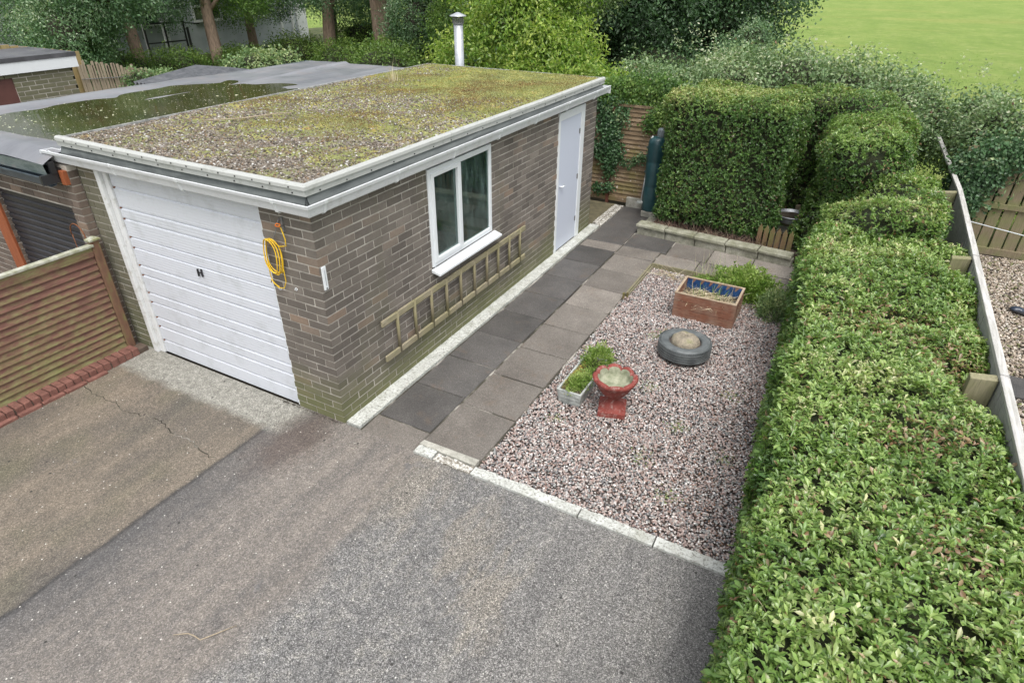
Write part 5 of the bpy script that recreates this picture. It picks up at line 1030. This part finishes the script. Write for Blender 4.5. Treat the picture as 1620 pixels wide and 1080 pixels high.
# dark tree group above the thicket
for i,(x,y,lab) in enumerate(((-4.6,20,'dark broad tree in deep shade left in the clump by the field'),(-1.9,22.5,'dark broad tree in deep shade nearest the open field'),(-7,25,'dark tree at the back of the shaded clump'))):
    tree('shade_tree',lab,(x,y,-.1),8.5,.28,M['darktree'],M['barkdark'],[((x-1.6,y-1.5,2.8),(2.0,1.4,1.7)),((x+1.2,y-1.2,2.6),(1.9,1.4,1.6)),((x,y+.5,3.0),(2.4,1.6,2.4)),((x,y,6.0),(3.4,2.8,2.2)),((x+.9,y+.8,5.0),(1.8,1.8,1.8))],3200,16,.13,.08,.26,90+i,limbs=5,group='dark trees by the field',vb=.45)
bank('dark shaded undergrowth below the clump of trees by the field',[((-3,18.5,.6),(2.2,1.3,1.2)),((-.9,18,.3),(1.6,1.2,.9)),((-.6,21,.4),(1.3,1.4,1.2)),((-5.5,20,1.4),(2.4,1.5,2.2)),((-2.6,22,1.6),(2.6,1.3,2.2)),((-8,21,1.6),(2.6,1.3,2.2))],M['darktree'],3600,15,.11,.07,.2,93,cat='undergrowth',name='undergrowth')  # dark bank added to fill the black shadow under the trees by colour
bank('small feathery sapling between the thicket and the dark trees',[((.9,13.0,2.0),(.45,.5,.75)),((.5,12.8,1.5),(.6,.5,.9))],M['willow'],900,14,.06,.035,.13,94,cat='shrub',name='sapling')
# willows along the back left
TR_=[(-23.0,13.7,.27,'nearest leaning trunk with pinkish bark behind the timber fences',(0,0),M['willow']),(-20.6,15.6,.27,'straight pink barked tree in front of the pale building',(0,.2),M['willow2']),(-22.6,19.4,.22,'slim brown tree in front of the building windows',(0,0),M['willow']),(-17.7,19.3,.30,'stout reddish trunk tree behind the far corner of the flat roofs',(0,0),M['willow']),(-14.5,19.0,.38,'broad forked tree left of the flue',(0,0),M['willow']),(-20.6,22.6,.2,'dark narrow trunk beside the corner of the pale building',(0,0),M['willow2'])]
for i,(x,y,r,lab,ln,mt) in enumerate(TR_):
    b=[((x+.3,y-.8,3.9 if i in (0,1,4) else 3.0),(1.5,1.1,1.2)),((x-1.5,y+.6,3.2),(1.1,1.2,1.3)),((x+1.5,y+1.1,3.0),(1.2,1.2,1.5)),((x,y,6.2),(2.6,2.3,2.2)),((x+.6,y+.5,8.2),(2.2,2.0,1.6)),((x-.5,y+1.9,2.6),(1.4,1.0,1.4))]
    tree('willow_tree',lab,(x,y,-.12),9.5,r,mt,M['barkdark'] if i==5 else M['bark'],b,2300,17,.105,.042,.24,101+i,lean=ln,limbs=6,group='trees behind the flat roofs',vb=.52,fork=-.5 if i==4 else None)
for i,(x,y,s_,lab) in enumerate(((-19.5,9.6,1.5,'leafy sapling growth hanging over the timber fence at far left'),(-22.5,10.2,1.9,'tall leafy growth above the far left garage'),(-12.0,18.0,1.4,'leafy growth right of the forked tree'),(-8.8,16.5,1.6,'leafy growth behind the flue'),(-6.6,14.5,1.3,'leafy growth behind the bright tree'),(-17.5,8.3,1.5,'leafy growth above the far left garage roof'))):
    bank(lab,[((x,y,1.9),(s_,s_*.8,1.5)),((x+.8,y+.8,3.2),(s_,s_,1.3)),((x-.6,y+.3,4.6),(s_,s_,1.2))],M['willow'] if i!=3 else M['willow2'],2200,16,.095,.045,.2,120+i,cat='shrub',name='tall_shrub',shr=.40,coremat=M['barkdark'],vb=.55)
bank('low green undergrowth at the foot of the trees along the pale building',[((-21,11.8,.2),(1.3,1.2,.8)),((-20.5,13.6,.2),(1.2,1.2,.7)),((-19.6,16.0,.1),(1.2,1.3,.7)),((-19.2,18.6,.25),(1.4,1.4,.9)),((-16.0,18.0,.2),(1.4,1.2,.9)),((-12.6,17.2,.3),(1.8,1.2,1.1)),((-17.6,22,.5),(2.4,1.6,1.3)),((-21.8,17.8,-.1),(1,1.6,.6)),((-10.2,13.5,.5),(1.5,1.2,1.3)),((-12.5,21.5,.8),(3,1.5,1.8))],M['under'],6500,15,.085,.05,.17,131,cat='undergrowth',name='undergrowth')
bank('golden variegated shrub beyond the corrugated shed roof',[((-11.5,9.0,1.25),(.4,.4,.35)),((-10.9,9.1,1.38),(.45,.4,.4)),((-10.3,9.2,1.40),(.4,.4,.36)),((-9.8,9.3,1.50),(.25,.3,.3)),((-10.8,9.1,.8),(.8,.5,.6))],M['varieg'],800,14,.075,.05,.10,132,cat='shrub',name='variegated_shrub')
bank('ivy covered stump of fence beside the corrugated shed roof',[((-10.85,5.75,1.30),(.35,.35,.42)),((-10.7,6.15,1.25),(.4,.4,.40)),((-10.9,6.5,1.2),(.35,.35,.4)),((-10.8,6.2,.7),(.4,.6,.6))],M['varieg'],750,14,.05,.045,.07,133,cat='ivy',name='ivy_mound',vb=.35)

# ================================================================== FAR LEFT: garage, fences, shed, building
FG=thing('garage','distant small brick garage with white fascia and brown door','garage',(-10.5,3,0))
brickwall('wall',[M['mortar'],M['brick_pier']],FG,[((-9.5,-1.0,0),(0,1,0),(1,0,0),4.75,0.0,27,[(2.0,3.72,-1,1.96)],0),((-9.5,3.75,0),(-1,0,0),(0,1,0),3,0,27,[],1)],[(-9.6,-9.5,2.72,3.75,-.1,2.03),(-9.6,-9.5,-1,1.0,-.1,2.03),(-12.5,-9.6,3.65,3.75,-.1,2.03),(-12.5,-12.4,-1,3.65,-.1,2.03)],seed=9)
MB().box(-9.56,-9.52,1.0,2.72,0,2.0).build('door',M['browndoor'],FG)
MB().box(-9.48,-9.45,-1.1,3.86,2.02,2.2).box(-12.6,-9.48,3.83,3.86,2.02,2.2).build('fascia',M['upvc'],FG)
MB().box(-12.6,-9.44,-1.1,3.87,2.2,2.27).build('roof',gm('dark_mossy_felt',[(.35,(.05,.05,.055)),(.6,(.10,.10,.11)),(.75,(.12,.14,.05))],sc=2.5,rough=.5),FG)
TF=thing('timber_fence','tan close boarded timber fence panel beyond the far garage','fence',(-11.3,4.3,0))
mb=MB()
for k in range(10): mb.box(-11.0,-10.97,3.25+k*.155,3.395+k*.155,0,2.36-.028*k)
mb.build('boards',M['boardfence'],TF); MB().box(-11.06,-11.0,4.72,4.80,0,2.05).build('post',M['boardfence'],TF)
PF=thing('paling_fence','grey split paling fence leaning between the boards and the ivy','fence',(-11.3,6,0))
mb=MB(); rr=random.Random(4)
for k in range(25):
    y=4.60+k*.062; h_=1.93-.012*k+rr.uniform(-.07,.05); mb.box(-10.88+rr.uniform(0,.01),-10.86,y,y+.052,0,h_,rx=rr.uniform(-.03,.03))
mb.build('palings',M['paling'],PF); MB().tube([(-10.84,4.6,1.6),(-10.84,6.1,1.5)],.008,6).build('wire',M['dsteel'],PF)
CS=thing('shed','low shed with grey corrugated roof just beyond the flat roofs','shed',(-8.4,5.4,0))
V=[];F=[];nn=120
for i in range(nn+1):
    x=-8.75+1.9*i/nn; dz_=.03*math.sin(i*math.pi/3.5)
    V+=[(x,4.35,1.72+dz_),(x,5.75,1.86+dz_),(x,6.6,1.72+dz_)]
for i in range(nn): F+=[(3*i,3*i+1,3*i+4,3*i+3),(3*i+1,3*i+2,3*i+5,3*i+4)]
MB().add(V,F).build('roof',M['corr'],CS,smooth=True)
MB().box(-8.65,-6.95,4.5,6.5,-.1,1.64).build('wall',M['nbfence'],CS)
B=thing('building','long pale grey building with white framed windows behind the trees','building',(-27,15,0))
MB().box(-33,-25.0,2,25.2,-.3,9).build('wall',M['clad'],B)
MB().box(-25.0,-24.93,24.6,25.3,-.3,9).box(-25.02,-24.9,24.2,24.35,-.3,9).build('corner_panel',M['render'],B)
for (y,z,w,h_) in ((18.2,1.3,1.6,1.3),(21.2,1.3,1.6,1.3),(15.0,1.3,1.5,1.3),(12.0,1.3,1.5,1.3),(8.5,1.3,1.5,1.3),(18.2,4.2,1.6,1.3),(21.2,4.2,1.6,1.3),(15,4.2,1.5,1.3)):
    wd=MB().box(-25.0,-24.94,y,y+.09,z,z+h_).box(-25.0,-24.94,y+w-.09,y+w,z,z+h_).box(-25.0,-24.94,y+.09,y+w-.09,z+h_-.1,z+h_).box(-25.0,-24.92,y+.09,y+w-.09,z,z+.1).box(-25.0,-24.95,y+.09,y+w-.09,z+.62,z+.70).box(-25.0,-24.95,y+w/2-.04,y+w/2+.04,z+.1,z+h_-.1).build('window',M['render'],B)
    MB().box(-25.0,-24.985,y+.05,y+w-.05,z+.05,z+h_-.05).build('pane',M['darkglass'],wd)
for y in (13.2,16.6,23.4): MB().box(-25.0,-24.92,y,y+.14,-.2,9).build('white_pilaster',M['render'],B)
CG=thing('climbing_frame','black metal frame structure with white uprights in front of the building','frame',(-22.6,15,0))
mb=MB()
for y in (14.0,14.9,15.8): mb.box(-22.6,-22.54,y,y+.05,0,1.6)
mb.box(-21.6,-21.53,15.2,15.27,0,1.45).box(-22.6,-22.54,14.0,15.85,1.55,1.6).box(-22.6,-22.54,14.0,15.85,.85,.9).box(-22.6,-21.55,15.8,15.84,1.52,1.56)
mb.build('bars',M['black'],CG)
MB().box(-22.66,-22.61,14.85,14.95,0,1.65).box(-22.66,-22.61,14.0,14.07,0,1.65).build('white_uprights',M['render'],CG)
# rough grass at the field edge
N_=9000; P=np.stack([RNG.uniform(3.0,10,N_),10.2+RNG.exponential(3.5,N_),np.full(N_,-.12)],1)
tag(leaves('field_grass',P,RNG.normal(size=(N_,3))*.5+(0,0,.8),RNG.normal(size=(N_,3)),RNG.uniform(.06,.16,N_),np.full(N_,.012),np.clip(RNG.normal(.5,.2,N_),0,1),M['grass'],None,BLADE),'rough green grass tufts at the near edge of the field','grass',kind='stuff')

N_=26000; P=np.stack([RNG.uniform(-1,24,N_),10.5+RNG.exponential(8,N_),np.full(N_,-.12)],1); P=P[(P[:,0]>.3-.03*(P[:,1]-11))]; N_=len(P)
v_=np.clip(.5+.25*nz(P,.25,77)+RNG.normal(0,.16,N_),0,1)
tag(leaves('field_grass',P,RNG.normal(size=(N_,3))*(.7,.7,.2)+(0,0,.6),RNG.normal(size=(N_,3))+(0,0,1.2),RNG.uniform(.03,.09,N_),RNG.uniform(.010,.022,N_),v_,leafmat('pasture_blades',[(0,(.13,.22,.04)),(.5,(.18,.27,.055)),(1,(.30,.34,.12))],.8,.2,.1),None,BLADE),'short grass tussocks thinning out over the near part of the open field','grass',kind='stuff')
